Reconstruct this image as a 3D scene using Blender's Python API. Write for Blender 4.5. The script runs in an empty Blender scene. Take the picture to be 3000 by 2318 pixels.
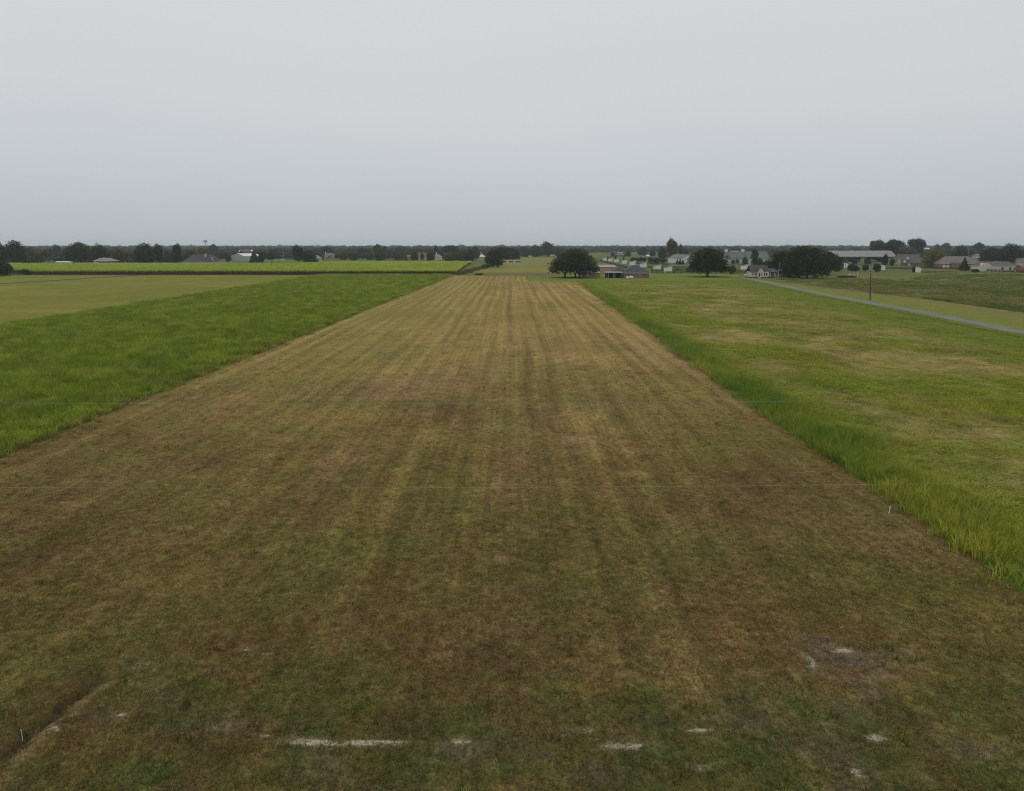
import bpy, math, random
import numpy as np
from mathutils import Vector, Matrix

# ------------------------------------------------------------------ camera, sky, sun
H = 15.5                       # camera height in metres
F = 2065.0                     # focal length in photo pixels (3000 wide)
PITCH = math.atan(437.0 / F)   # horizon on photo row 722
scene = bpy.context.scene
COL = scene.collection
cam_data = bpy.data.cameras.new('camera')
cam = bpy.data.objects.new('camera', cam_data)
COL.objects.link(cam)
cam.location = (0, 0, H)
cam.rotation_euler = (math.pi / 2 - PITCH, 0, 0)
cam_data.sensor_width = 36.0
cam_data.lens = 36.0 * F / 3000.0
cam_data.clip_start = 0.5
cam_data.clip_end = 20000.0
scene.camera = cam

SUN_EL, SUN_AZ = math.radians(58), math.radians(-35)
world = bpy.data.worlds.new('World')
scene.world = world
world.use_nodes = True
nt = world.node_tree
nt.nodes.clear()
out = nt.nodes.new('ShaderNodeOutputWorld')
bg = nt.nodes.new('ShaderNodeBackground')
bg.inputs['Strength'].default_value = 0.1
sky = nt.nodes.new('ShaderNodeTexSky')
sky.sky_type = 'NISHITA'
sky.sun_disc = False
sky.sun_elevation = SUN_EL
sky.sun_rotation = SUN_AZ
tc = nt.nodes.new('ShaderNodeTexCoord')
sep = nt.nodes.new('ShaderNodeSeparateXYZ')
nt.links.new(tc.outputs['Generated'], sep.inputs[0])
ramp = nt.nodes.new('ShaderNodeValToRGB')
els = ramp.color_ramp.elements
els[0].position = 0.0; els[0].color = (.468, .496, .548, 1)
els[1].position = 1.0; els[1].color = (.80, .80, .795, 1)
for pos, c in ((.035, (.488, .516, .566)), (.085, (.542, .568, .614)), (.135, (.585, .610, .636)), (.19, (.638, .650, .658)), (.30, (.672, .680, .678)), (.6, (.73, .745, .74))):
    e = els.new(pos); e.color = (*c, 1)
nz = nt.nodes.new('ShaderNodeTexNoise')
nz.inputs['Scale'].default_value = 1.6
nz.inputs['Detail'].default_value = 3.0
nz.inputs['Roughness'].default_value = .45
mapn = nt.nodes.new('ShaderNodeMapping')
mapn.inputs['Scale'].default_value = (1, 1, 3.2)
nt.links.new(tc.outputs['Generated'], mapn.inputs[0])
nt.links.new(mapn.outputs[0], nz.inputs['Vector'])
addn = nt.nodes.new('ShaderNodeMath'); addn.operation = 'MULTIPLY_ADD'
addn.inputs[1].default_value = .11; addn.inputs[2].default_value = -.055
nt.links.new(nz.outputs['Fac'], addn.inputs[0])
add2 = nt.nodes.new('ShaderNodeMath'); add2.operation = 'ADD'
nt.links.new(sep.outputs['Z'], add2.inputs[0]); nt.links.new(addn.outputs[0], add2.inputs[1])
nt.links.new(add2.outputs[0], ramp.inputs[0])
mulc = nt.nodes.new('ShaderNodeVectorMath'); mulc.operation = 'SCALE'
mulc.inputs['Scale'].default_value = 10.0
nt.links.new(ramp.outputs[0], mulc.inputs[0])
mixw = nt.nodes.new('ShaderNodeMixRGB')
mixw.inputs[0].default_value = .94
nt.links.new(sky.outputs[0], mixw.inputs[1]); nt.links.new(mulc.outputs[0], mixw.inputs[2])
nt.links.new(mixw.outputs[0], bg.inputs['Color'])
nt.links.new(bg.outputs[0], out.inputs['Surface'])

sun_data = bpy.data.lights.new('sun', 'SUN')
sun_data.energy = 0.6
sun_data.angle = math.radians(35)
sun_data.color = (1, .96, .9)
sun = bpy.data.objects.new('sun', sun_data)
COL.objects.link(sun)
sd = Vector((math.sin(SUN_AZ) * math.cos(SUN_EL), math.cos(SUN_AZ) * math.cos(SUN_EL), math.sin(SUN_EL)))
sun.rotation_euler = (-sd).to_track_quat('-Z', 'Y').to_euler()

vs = scene.view_settings
vs.view_transform = 'Standard'
vs.look = 'None'
vs.exposure = 0.0
vs.gamma = 1.0
vs.use_curve_mapping = False
scene.cycles.max_bounces = 6
scene.cycles.diffuse_bounces = 3
scene.cycles.transparent_max_bounces = 4
scene.cycles.volume_bounces = 1
scene.cycles.use_denoising = True
scene.cycles.denoiser = 'OPENIMAGEDENOISE'
scene.cycles.adaptive_threshold = .004
scene.cycles.pixel_filter_type = 'BLACKMAN_HARRIS'
scene.cycles.filter_width = 1.05
scene.cycles.denoising_prefilter = 'NONE'

# ------------------------------------------------------------------ helpers: pixels to ground
SP, CP = math.sin(PITCH), math.cos(PITCH)
def Yb(y):                     # ground distance of photo row y
    return H / math.tan(PITCH + math.atan((y - 1159.0) / F))
def Xa(x, Y, z=0.0):           # world x of photo column x on the plane Y
    return (x - 1500.0) / F * (Y * CP + (H - z) * SP)
def Za(y, Y):                  # height of photo row y on the plane Y
    return H - Y * math.tan(PITCH + math.atan((y - 1159.0) / F))
def G(x, y):
    Y = Yb(y)
    return (Xa(x, Y), Y)

# ------------------------------------------------------------------ helpers: noise
def _hash(ix, iy, seed):
    h = (ix.astype(np.int64) * 374761393 + iy.astype(np.int64) * 668265263 + seed * 1442695041) & 0xFFFFFFFF
    h = ((h ^ (h >> 13)) * 1274126177) & 0xFFFFFFFF
    h = h ^ (h >> 16)
    return (h & 0xFFFF) / 65535.0
def vnoise(x, y, seed=0):
    ix, iy = np.floor(x), np.floor(y)
    fx, fy = x - ix, y - iy
    fx = fx * fx * (3 - 2 * fx); fy = fy * fy * (3 - 2 * fy)
    a = _hash(ix, iy, seed); b = _hash(ix + 1, iy, seed)
    c = _hash(ix, iy + 1, seed); d = _hash(ix + 1, iy + 1, seed)
    return (a * (1 - fx) + b * fx) * (1 - fy) + (c * (1 - fx) + d * fx) * fy
def fbm(x, y, seed=0, oct=4, gain=.5):
    t = 0; a = 1; s = 0
    for k in range(oct):
        t = t + a * vnoise(x * 2 ** k + 17.3 * k, y * 2 ** k - 9.1 * k, seed + k); s += a; a *= gain
    return t / s
def sstep(a, b, x):
    t = np.clip((x - a) / (b - a), 0, 1)
    return t * t * (3 - 2 * t)
def lerp(a, b, t):
    return a * (1 - t[:, None]) + np.asarray(b) * t[:, None]

# ------------------------------------------------------------------ helpers: materials
def new_mat(name):
    m = bpy.data.materials.new(name)
    m.use_nodes = True
    m.node_tree.nodes.clear()
    return m, m.node_tree
def noise_mult(t, vec, scale, lo, hi, detail=3, rough=.6):
    n = t.nodes.new('ShaderNodeTexNoise')
    n.inputs['Scale'].default_value = scale
    n.inputs['Detail'].default_value = detail
    n.inputs['Roughness'].default_value = rough
    if vec is not None: t.links.new(vec, n.inputs['Vector'])
    m = t.nodes.new('ShaderNodeMapRange')
    m.inputs['From Min'].default_value = .28; m.inputs['From Max'].default_value = .72
    m.inputs['To Min'].default_value = lo; m.inputs['To Max'].default_value = hi
    t.links.new(n.outputs['Fac'], m.inputs['Value'])
    return m.outputs[0], n.outputs['Fac']
def mat_plain(name, col, rough=.8, var=.12, scale=1.5, metal=0, spec=.3, seam=None, bump=0):
    m, t = new_mat(name)
    o = t.nodes.new('ShaderNodeOutputMaterial'); b = t.nodes.new('ShaderNodeBsdfPrincipled')
    b.inputs['Roughness'].default_value = rough; b.inputs['Metallic'].default_value = metal
    b.inputs['Specular IOR Level'].default_value = spec
    c = t.nodes.new('ShaderNodeTexCoord')
    f, raw = noise_mult(t, c.outputs['Object'], scale, 1 - var, 1 + var, 5)
    f2, _ = noise_mult(t, c.outputs['Object'], scale * 9, 1 - var * .6, 1 + var * .6, 2)
    mm = t.nodes.new('ShaderNodeMath'); mm.operation = 'MULTIPLY'
    t.links.new(f, mm.inputs[0]); t.links.new(f2, mm.inputs[1])
    last = mm.outputs[0]
    if seam:
        w = t.nodes.new('ShaderNodeTexWave'); w.bands_direction = seam[0]
        w.inputs['Scale'].default_value = seam[1]
        mr = t.nodes.new('ShaderNodeMapRange'); mr.inputs['To Min'].default_value = seam[2]; mr.inputs['To Max'].default_value = 1.0
        t.links.new(c.outputs['Object'], w.inputs['Vector']); t.links.new(w.outputs['Fac'], mr.inputs['Value'])
        m2 = t.nodes.new('ShaderNodeMath'); m2.operation = 'MULTIPLY'
        t.links.new(last, m2.inputs[0]); t.links.new(mr.outputs[0], m2.inputs[1]); last = m2.outputs[0]
    v = t.nodes.new('ShaderNodeVectorMath'); v.operation = 'SCALE'
    v.inputs[0].default_value = col
    t.links.new(last, v.inputs['Scale'])
    t.links.new(v.outputs[0], b.inputs['Base Color'])
    if bump:
        bp = t.nodes.new('ShaderNodeBump'); bp.inputs['Strength'].default_value = bump
        t.links.new(raw, bp.inputs['Height']); t.links.new(bp.outputs[0], b.inputs['Normal'])
    t.links.new(b.outputs[0], o.inputs['Surface'])
    return m
def mat_brick(name, c1, c2, mortar):
    m, t = new_mat(name)
    o = t.nodes.new('ShaderNodeOutputMaterial'); b = t.nodes.new('ShaderNodeBsdfPrincipled')
    b.inputs['Roughness'].default_value = .9
    c = t.nodes.new('ShaderNodeTexCoord'); mp = t.nodes.new('ShaderNodeMapping')
    mp.inputs['Rotation'].default_value = (math.pi / 2, 0, 0)
    br = t.nodes.new('ShaderNodeTexBrick'); br.inputs['Scale'].default_value = 4.5
    br.inputs['Color1'].default_value = (*c1, 1); br.inputs['Color2'].default_value = (*c2, 1); br.inputs['Mortar'].default_value = (*mortar, 1)
    br.inputs['Mortar Size'].default_value = .012
    f, _ = noise_mult(t, c.outputs['Object'], .9, .7, 1.3, 4)
    v = t.nodes.new('ShaderNodeVectorMath'); v.operation = 'SCALE'
    t.links.new(c.outputs['Object'], mp.inputs[0]); t.links.new(mp.outputs[0], br.inputs['Vector'])
    t.links.new(br.outputs['Color'], v.inputs[0]); t.links.new(f, v.inputs['Scale'])
    t.links.new(v.outputs[0], b.inputs['Base Color']); t.links.new(b.outputs[0], o.inputs['Surface'])
    return m
def mat_ground(name, amp=.45, fine=9.0, mid=2.2, bump=.5, dist=.06, streak=0):
    """low-frequency colour comes from the mesh attribute 'col'; nodes add the grain"""
    m, t = new_mat(name)
    o = t.nodes.new('ShaderNodeOutputMaterial'); b = t.nodes.new('ShaderNodeBsdfPrincipled')
    b.inputs['Roughness'].default_value = 1; b.inputs['Specular IOR Level'].default_value = .05
    a = t.nodes.new('ShaderNodeAttribute'); a.attribute_name = 'col'
    c = t.nodes.new('ShaderNodeTexCoord')
    f1, r1 = noise_mult(t, c.outputs['Object'], fine, 1 - amp, 1 + amp, 4, .7)
    f2, r2 = noise_mult(t, c.outputs['Object'], mid, 1 - amp * .6, 1 + amp * .6, 4, .6)
    f3, r3 = noise_mult(t, c.outputs['Object'], .35, .84, 1.16, 3, .6)
    mm = t.nodes.new('ShaderNodeMath'); mm.operation = 'MULTIPLY'
    t.links.new(f1, mm.inputs[0]); t.links.new(f2, mm.inputs[1])
    m3 = t.nodes.new('ShaderNodeMath'); m3.operation = 'MULTIPLY'
    t.links.new(mm.outputs[0], m3.inputs[0]); t.links.new(f3, m3.inputs[1])
    if streak:     # mower streaks along the length of the field
        for (sx, sy, k) in ((2.6, .035, streak), (.8, .012, streak * .6)):
            mp = t.nodes.new('ShaderNodeMapping'); mp.inputs['Scale'].default_value = (sx, sy, 1)
            t.links.new(c.outputs['Object'], mp.inputs[0])
            f5, _ = noise_mult(t, mp.outputs[0], 1.0, 1 - k, 1 + k, 3, .6)
            m5 = t.nodes.new('ShaderNodeMath'); m5.operation = 'MULTIPLY'
            t.links.new(m3.outputs[0], m5.inputs[0]); t.links.new(f5, m5.inputs[1]); m3 = m5
    v = t.nodes.new('ShaderNodeVectorMath'); v.operation = 'SCALE'
    t.links.new(a.outputs['Color'], v.inputs[0]); t.links.new(m3.outputs[0], v.inputs['Scale'])
    # hue drift towards green or straw
    hs = t.nodes.new('ShaderNodeMixRGB'); hs.blend_type = 'MULTIPLY'; hs.inputs[0].default_value = 1
    cr = t.nodes.new('ShaderNodeValToRGB')
    cr.color_ramp.elements[0].position = .33; cr.color_ramp.elements[0].color = (.86, 1.03, .82, 1)
    cr.color_ramp.elements[1].position = .66; cr.color_ramp.elements[1].color = (1.12, 1.0, .98, 1)
    n4 = t.nodes.new('ShaderNodeTexNoise'); n4.inputs['Scale'].default_value = 1.1; n4.inputs['Detail'].default_value = 5; n4.inputs['Roughness'].default_value = .7
    t.links.new(c.outputs['Object'], n4.inputs['Vector']); t.links.new(n4.outputs['Fac'], cr.inputs[0])
    t.links.new(v.outputs[0], hs.inputs[1]); t.links.new(cr.outputs[0], hs.inputs[2])
    last = hs.outputs[0]
    if streak:     # bare sandy soil with grass growing through
        ab = t.nodes.new('ShaderNodeAttribute'); ab.attribute_name = 'bare'
        mp = t.nodes.new('ShaderNodeMapping'); mp.inputs['Scale'].default_value = (3.0, 5.5, 4)
        t.links.new(c.outputs['Object'], mp.inputs[0])
        nb = t.nodes.new('ShaderNodeTexNoise'); nb.inputs['Scale'].default_value = 1.0; nb.inputs['Detail'].default_value = 6; nb.inputs['Roughness'].default_value = .72
        t.links.new(mp.outputs[0], nb.inputs['Vector'])
        ad = t.nodes.new('ShaderNodeMath'); ad.operation = 'MULTIPLY_ADD'; ad.inputs[1].default_value = 2.2
        t.links.new(nb.outputs['Fac'], ad.inputs[0]); t.links.new(ab.outputs['Fac'], ad.inputs[2])
        mr = t.nodes.new('ShaderNodeMapRange'); mr.interpolation_type = 'SMOOTHSTEP'
        mr.inputs['From Min'].default_value = 1.42; mr.inputs['From Max'].default_value = 1.84
        t.links.new(ad.outputs[0], mr.inputs['Value'])
        gt = t.nodes.new('ShaderNodeMath'); gt.operation = 'MULTIPLY'
        g2 = t.nodes.new('ShaderNodeMapRange'); g2.inputs['From Min'].default_value = .05; g2.inputs['From Max'].default_value = .3
        t.links.new(ab.outputs['Fac'], g2.inputs['Value']); t.links.new(mr.outputs[0], gt.inputs[0]); t.links.new(g2.outputs[0], gt.inputs[1])
        sc_, _ = noise_mult(t, c.outputs['Object'], 14, .72, 1.2, 4, .7)
        sv = t.nodes.new('ShaderNodeVectorMath'); sv.operation = 'SCALE'; sv.inputs[0].default_value = (.44, .37, .28)
        t.links.new(sc_, sv.inputs['Scale'])
        mb_ = t.nodes.new('ShaderNodeMixRGB'); t.links.new(gt.outputs[0], mb_.inputs[0]); t.links.new(last, mb_.inputs[1]); t.links.new(sv.outputs[0], mb_.inputs[2])
        last = mb_.outputs[0]
    t.links.new(last, b.inputs['Base Color'])
    bp = t.nodes.new('ShaderNodeBump'); bp.inputs['Strength'].default_value = bump; bp.inputs['Distance'].default_value = dist
    t.links.new(r1, bp.inputs['Height']); t.links.new(bp.outputs[0], b.inputs['Normal'])
    t.links.new(b.outputs[0], o.inputs['Surface'])
    return m
def mat_blade(name, tint=True, col=(.1, .1, .03), transl=.35, var=.3):
    m, t = new_mat(name)
    o = t.nodes.new('ShaderNodeOutputMaterial')
    d = t.nodes.new('ShaderNodeBsdfDiffuse'); tr = t.nodes.new('ShaderNodeBsdfTranslucent'); mx = t.nodes.new('ShaderNodeMixShader')
    mx.inputs[0].default_value = transl
    v = t.nodes.new('ShaderNodeVectorMath'); v.operation = 'SCALE'
    if tint == 'instance':
        a = t.nodes.new('ShaderNodeAttribute'); a.attribute_type = 'INSTANCER'; a.attribute_name = 'tint'
        t.links.new(a.outputs['Color'], v.inputs[0])
    elif tint == 'object':
        a = t.nodes.new('ShaderNodeObjectInfo'); t.links.new(a.outputs['Color'], v.inputs[0])
    else:
        v.inputs[0].default_value = col
    g = t.nodes.new('ShaderNodeNewGeometry')
    f, _ = noise_mult(t, g.outputs['Position'], 2.5, 1 - var, 1 + var, 3)
    if tint == 'object':   # lighter and darker clumps through a crown
        f6, _ = noise_mult(t, g.outputs['Position'], .38, .55, 1.75, 2)
        m6 = t.nodes.new('ShaderNodeMath'); m6.operation = 'MULTIPLY'; t.links.new(f, m6.inputs[0]); t.links.new(f6, m6.inputs[1]); f = m6.outputs[0]
    t.links.new(f, v.inputs['Scale'])
    t.links.new(v.outputs[0], d.inputs['Color']); t.links.new(v.outputs[0], tr.inputs['Color'])
    t.links.new(d.outputs[0], mx.inputs[1]); t.links.new(tr.outputs[0], mx.inputs[2])
    t.links.new(mx.outputs[0], o.inputs['Surface'])
    return m

M = {}
M['field'] = mat_ground('mown_field_material', .52, 9.0, 2.8, .8, .08, .17)
M['turf'] = mat_ground('turf_material', .3, 4.0, 1.0, .5, .06)
M['gravel'] = mat_ground('gravel_material', .2, 9.0, 3.0, .3, .03)
M['blade'] = mat_blade('grass_blade_material', 'instance')
M['leaf'] = mat_blade('tree_leaf_material', 'object', transl=.2, var=.45)
M['far_leaf'] = mat_blade('far_tree_leaf_material', 'instance', transl=.15, var=.35)
M['stalk'] = mat_plain('cane_stalk_material', (.25, .135, .085), .9, .4, 3)
M['bark'] = mat_plain('bark_material', (.085, .07, .055), .95, .35, 4, bump=.5)
M['pale_bark'] = mat_plain('pale_bark_material', (.26, .24, .20), .95, .25, 4)
M['white'] = mat_plain('white_paint_material', (.72, .71, .68), .6, .06)
M['cream'] = mat_plain('cream_siding_material', (.62, .58, .48), .7, .08, seam=('X', .6, .88))
M['white_metal'] = mat_plain('white_metal_material', (.68, .68, .66), .5, .07, seam=('X', 1.2, .92))
M['shed_white'] = mat_plain('shed_panel_material', (.80, .79, .76), .6, .06, seam=('X', 1.6, .93))
M['pale_roof'] = mat_plain('pale_pink_roof_material', (.33, .28, .26), .6, .15, .6)
M['grey_wall'] = mat_plain('grey_metal_wall_material', (.40, .40, .38), .6, .05, seam=('X', .8, .93))
M['brick'] = mat_brick('red_brick_material', (.27, .125, .10), (.20, .10, .085), (.30, .25, .22))
M['dark_brick'] = mat_brick('dark_brick_material', (.10, .055, .05), (.075, .045, .045), (.12, .1, .1))
M['pink'] = mat_plain('pink_metal_material', (.38, .275, .225), .7, .06, seam=('X', 1.0, .9))
M['yellow'] = mat_plain('yellow_siding_material', (.50, .40, .22), .7, .06)
M['shingle'] = mat_plain('charcoal_shingle_material', (.060, .064, .075), .9, .2, 1.2)
M['brown_shingle'] = mat_plain('brown_shingle_material', (.125, .108, .102), .9, .2, 1.0)
M['taupe_shingle'] = mat_plain('taupe_shingle_material', (.16, .14, .13), .9, .18, 1.0)
M['grey_shingle'] = mat_plain('grey_shingle_material', (.22, .215, .205), .9, .15, 1.0)
M['slate_metal'] = mat_plain('slate_metal_material', (.105, .122, .135), .6, .06, 1, seam=('X', .7, .85))
M['galv'] = mat_plain('galvanised_roof_material', (.235, .24, .235), .55, .14, .7, spec=.4, seam=('X', 1.0, .88))
M['red_metal'] = mat_plain('rusty_roof_material', (.115, .07, .062), .8, .3, .8)
M['fence'] = mat_plain('dark_fence_material', (.030, .027, .024), .9, .3, 2)
M['wood_pole'] = mat_plain('wood_pole_material', (.10, .085, .07), .95, .25, 3)
M['grey_pole'] = mat_plain('grey_pole_material', (.30, .29, .27), .9, .2, 3)
M['steel'] = mat_plain('steel_material', (.35, .36, .38), .5, .1, 2, metal=.3)
M['wire'] = mat_plain('wire_material', (.30, .32, .27), .5, .05, 2)
M['dark'] = mat_plain('dark_interior_material', (.022, .021, .02), .9, .2)  # near-black; puts the shade of open interiors into the colour, also vent and trim
M['glass'] = mat_plain('window_glass_material', (.03, .034, .04), .15, .05, spec=.5)
M['rubber'] = mat_plain('tyre_material', (.02, .02, .02), .9, .1)
M['car_white'] = mat_plain('white_car_paint_material', (.70, .70, .69), .3, .03, spec=.5)
M['car_red'] = mat_plain('maroon_car_paint_material', (.12, .03, .03), .3, .04, spec=.5)
M['car_silver'] = mat_plain('silver_car_paint_material', (.32, .33, .34), .3, .04, spec=.5)
M['red_paint'] = mat_plain('red_paint_material', (.20, .075, .07), .7, .12)
M['green_paint'] = mat_plain('green_paint_material', (.06, .25, .05), .5, .1)
M['hide'] = mat_plain('dark_hide_material', (.022, .018, .016), .7, .2)

# ------------------------------------------------------------------ helpers: meshes and tagging
def tag(o, label=None, cat=None, group=None, kind=None):
    if label: o['label'] = label
    if cat: o['category'] = cat
    if group: o['group'] = group
    if kind: o['kind'] = kind
    return o
def empty(name, loc, rz=0.0):
    o = bpy.data.objects.new(name, None)
    COL.objects.link(o)
    o.location = loc; o.rotation_euler = (0, 0, rz); o.empty_display_size = .5
    return o
def mesh_np(name, v, f, mats=(), smooth=False):
    """v Nx3, f list of numpy int arrays (each MxK)"""
    me = bpy.data.meshes.new(name)
    v = np.asarray(v, np.float32)
    me.vertices.add(len(v)); me.vertices.foreach_set('co', v.ravel())
    loops = np.concatenate([a.ravel() for a in f]).astype(np.int32)
    tot = np.concatenate([np.full(len(a), a.shape[1], np.int32) for a in f])
    st = np.concatenate(([0], np.cumsum(tot)[:-1])).astype(np.int32)
    me.loops.add(len(loops)); me.loops.foreach_set('vertex_index', loops)
    me.polygons.add(len(tot)); me.polygons.foreach_set('loop_start', st); me.polygons.foreach_set('loop_total', tot)
    if smooth: me.polygons.foreach_set('use_smooth', np.ones(len(tot), bool))
    me.update(calc_edges=True)
    for m in mats: me.materials.append(m)
    return me
def link(name, me, parent=None, loc=(0, 0, 0), rot=(0, 0, 0)):
    o = bpy.data.objects.new(name, me)
    COL.objects.link(o)
    o.location = loc; o.rotation_euler = rot
    if parent: o.parent = parent
    return o
class MB:
    def __init__(s): s.v = []; s.f = []
    def add(s, vs, fs):
        n = len(s.v); s.v += [tuple(p) for p in vs]; s.f += [tuple(i + n for i in q) for q in fs]; return s
    def box(s, x0, x1, y0, y1, z0, z1):
        return s.add([(x0, y0, z0), (x1, y0, z0), (x1, y1, z0), (x0, y1, z0), (x0, y0, z1), (x1, y0, z1), (x1, y1, z1), (x0, y1, z1)],
                     [(0, 3, 2, 1), (4, 5, 6, 7), (0, 1, 5, 4), (1, 2, 6, 5), (2, 3, 7, 6), (3, 0, 4, 7)])
    def tube(s, pts, rad, n=8, cap=True):
        pts = [Vector(p) for p in pts]
        rings = []
        for i, p in enumerate(pts):
            d = (pts[min(i + 1, len(pts) - 1)] - pts[max(i - 1, 0)]).normalized()
            up = Vector((0, 0, 1)) if abs(d.z) < .9 else Vector((1, 0, 0))
            a = d.cross(up).normalized(); b = d.cross(a).normalized()
            r = rad[i] if hasattr(rad, '__len__') else rad
            rings.append([p + a * math.cos(2 * math.pi * k / n) * r + b * math.sin(2 * math.pi * k / n) * r for k in range(n)])
        vs = [q for rg in rings for q in rg]; fs = []
        for i in range(len(rings) - 1):
            for k in range(n):
                fs.append((i * n + k, i * n + (k + 1) % n, (i + 1) * n + (k + 1) % n, (i + 1) * n + k))
        if cap:
            fs.append(tuple(range(n - 1, -1, -1))); fs.append(tuple((len(rings) - 1) * n + k for k in range(n)))
        return s.add(vs, fs)
    def lathe(s, prof, n=16, axis='Z', c=(0, 0, 0)):
        vs = []; fs = []
        for (r, h) in prof:
            for k in range(n):
                a = 2 * math.pi * k / n
                p = (r * math.cos(a), r * math.sin(a), h)
                if axis == 'X': p = (h, r * math.cos(a), r * math.sin(a))
                if axis == 'Y': p = (r * math.cos(a), h, r * math.sin(a))
                vs.append((p[0] + c[0], p[1] + c[1], p[2] + c[2]))
        for i in range(len(prof) - 1):
            for k in range(n):
                fs.append((i * n + k, i * n + (k + 1) % n, (i + 1) * n + (k + 1) % n, (i + 1) * n + k))
        fs.append(tuple(range(n - 1, -1, -1))); fs.append(tuple((len(prof) - 1) * n + k for k in range(n)))
        return s.add(vs, fs)
    def mesh(s, name, mat, smooth=False):
        me = bpy.data.meshes.new(name)
        me.from_pydata(s.v, [], s.f); me.update()
        if mat: me.materials.append(mat)
        if smooth:
            for p in me.polygons: p.use_smooth = True
        return me
    def build(s, name, mat, parent=None, smooth=False, loc=(0, 0, 0), rot=(0, 0, 0)):
        return link(name, s.mesh(name, mat, smooth), parent, loc, rot)

# ------------------------------------------------------------------ ground colours
STRAW = np.array((.272, .186, .069)); BROWN = np.array((.128, .087, .037)); GREEN = np.array((.118, .120, .032))
PINK = np.array((.255, .160, .088)); OLIVE = np.array((.185, .158, .050)); PALE = np.array((.42, .355, .265)); MUD = np.array((.150, .116, .084))
DGREEN = np.array((.070, .092, .028))
PALE_KEY = PALE; BARE = None
SPLATS = []   # world-space marks: centre, radii, colour, strength
def splat(x, y, rx, ry, col, k):
    X0, Y0 = G(x, y)
    SPLATS.append((X0, Y0, max(.05, Xa(x + rx, Y0) - X0), max(.05, .5 * (Yb(y - ry) - Yb(y + ry))), col, k))
for a in ((1010, 2181, 215, 14, PALE, .75), (930, 2178, 90, 7, PALE, 1), (1020, 2180, 120, 8, PALE, 1), (1140, 2180, 85, 7, PALE, 1), (1350, 2176, 52, 11, PALE, .8), (1830, 2190, 95, 14, PALE, .7), (2040, 2143, 62, 9, PALE, .9),
          (1700, 2140, 65, 10, PALE, .45), (2562, 2165, 34, 14, PALE, .9), (2510, 2268, 28, 22, PALE, .6), (2060, 2250, 58, 17, PALE, .55),
          (352, 2100, 44, 12, PALE, .6), (640, 2141, 62, 9, PALE, .6), (770, 2158, 38, 8, PALE, .7), (160, 2140, 60, 22, PALE, .45),
          (415, 1950, 52, 18, PALE, .35), (722, 1903, 24, 7, PALE, .55), (776, 1921, 20, 6, PALE, .55), (2900, 2226, 55, 7, PALE, .45), (265, 1937, 24, 7, PALE, .35),
          (2480, 1932, 150, 66, MUD, 1), (2470, 1907, 60, 16, PALE, .7), (2375, 1940, 22, 34, PALE, .6), (2530, 2000, 45, 40, MUD, .8),
          (2720, 1945, 60, 12, PALE, .2), (1560, 2220, 60, 18, MUD, .6), (2450, 2220, 120, 60, MUD, .55), (2850, 2200, 140, 50, MUD, .5), (2200, 2130, 110, 30, MUD, .4), (600, 2130, 130, 30, MUD, .4),
          (1150, 1162, 150, 16, PINK, .8), (1000, 1340, 70, 30, PINK, .45), (960, 1385, 60, 30, PINK, .45), (1475, 1636, 34, 16, PINK, .8), (1690, 1287, 64, 16, PINK, .7),
          (1460, 963, 100, 7, STRAW, .9), (1420, 1090, 90, 60, PINK, .35), (1250, 1130, 160, 50, PINK, .5), (1700, 1225, 70, 34, STRAW, .85), (1350, 1040, 120, 50, STRAW, .5), (1000, 1230, 160, 40, STRAW, .45), (1270, 1280, 60, 40, STRAW, .55),
          (1850, 1390, 60, 12, STRAW, .5), (1150, 1480, 60, 20, STRAW, .35), (1560, 1000, 60, 40, PINK, .3), (1140, 1515, 40, 25, PINK, .3),
          (1660, 1937, 50, 6, STRAW, .8), (1720, 1893, 45, 5, STRAW, .5), (2150, 1880, 120, 60, STRAW, .3), (1900, 2000, 260, 60, STRAW, .35), (2650, 1990, 300, 50, STRAW, .25),
          (820, 1120, 120, 24, OLIVE, .8), (1180, 920, 180, 18, OLIVE, .8), (900, 1060, 140, 14, OLIVE, .5), (700, 1250, 150, 20, OLIVE, .6),
          (2350, 2085, 75, 45, DGREEN, .8), (2620, 2222, 60, 34, DGREEN, .8), (2210, 2215, 75, 45, DGREEN, .8), (1490, 2255, 120, 36, DGREEN, .6), (1880, 2030, 65, 22, DGREEN, .6),
          (1060, 2075, 70, 26, DGREEN, .6), (800, 2020, 90, 50, GREEN, .5), (620, 2010, 100, 30, GREEN, .5), (1180, 2240, 140, 40, DGREEN, .5), (1950, 2190, 80, 40, DGREEN, .5), (500, 2250, 180, 40, DGREEN, .4), (1750, 2065, 200, 14, DGREEN, .5), (1300, 1180, 340, 8, GREEN, .5), (1800, 1176, 300, 7, GREEN, .4)):
    splat(*a)
DITCH = [G(*p) for p in ((-60, 2260), (30, 2205), (100, 2140), (200, 2060), (290, 2000), (385, 1958))]
def ditch_dist(x, y):
    x = x + .5 * (vnoise(y / .8, y * 0, 17) - .5) + .25 * (vnoise(y / .25, x * 0, 19) - .5)
    best = np.full(x.shape, 1e9); along = np.zeros(x.shape)
    for i in range(len(DITCH) - 1):
        ax, ay = DITCH[i]; bx, by = DITCH[i + 1]
        t = np.clip(((x - ax) * (bx - ax) + (y - ay) * (by - ay)) / ((bx - ax) ** 2 + (by - ay) ** 2), 0, 1)
        d = np.hypot(x - ax - t * (bx - ax), y - ay - t * (by - ay))
        along = np.where(d < best, (i + t) / (len(DITCH) - 1), along); best = np.minimum(best, d)
    return best, along
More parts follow.
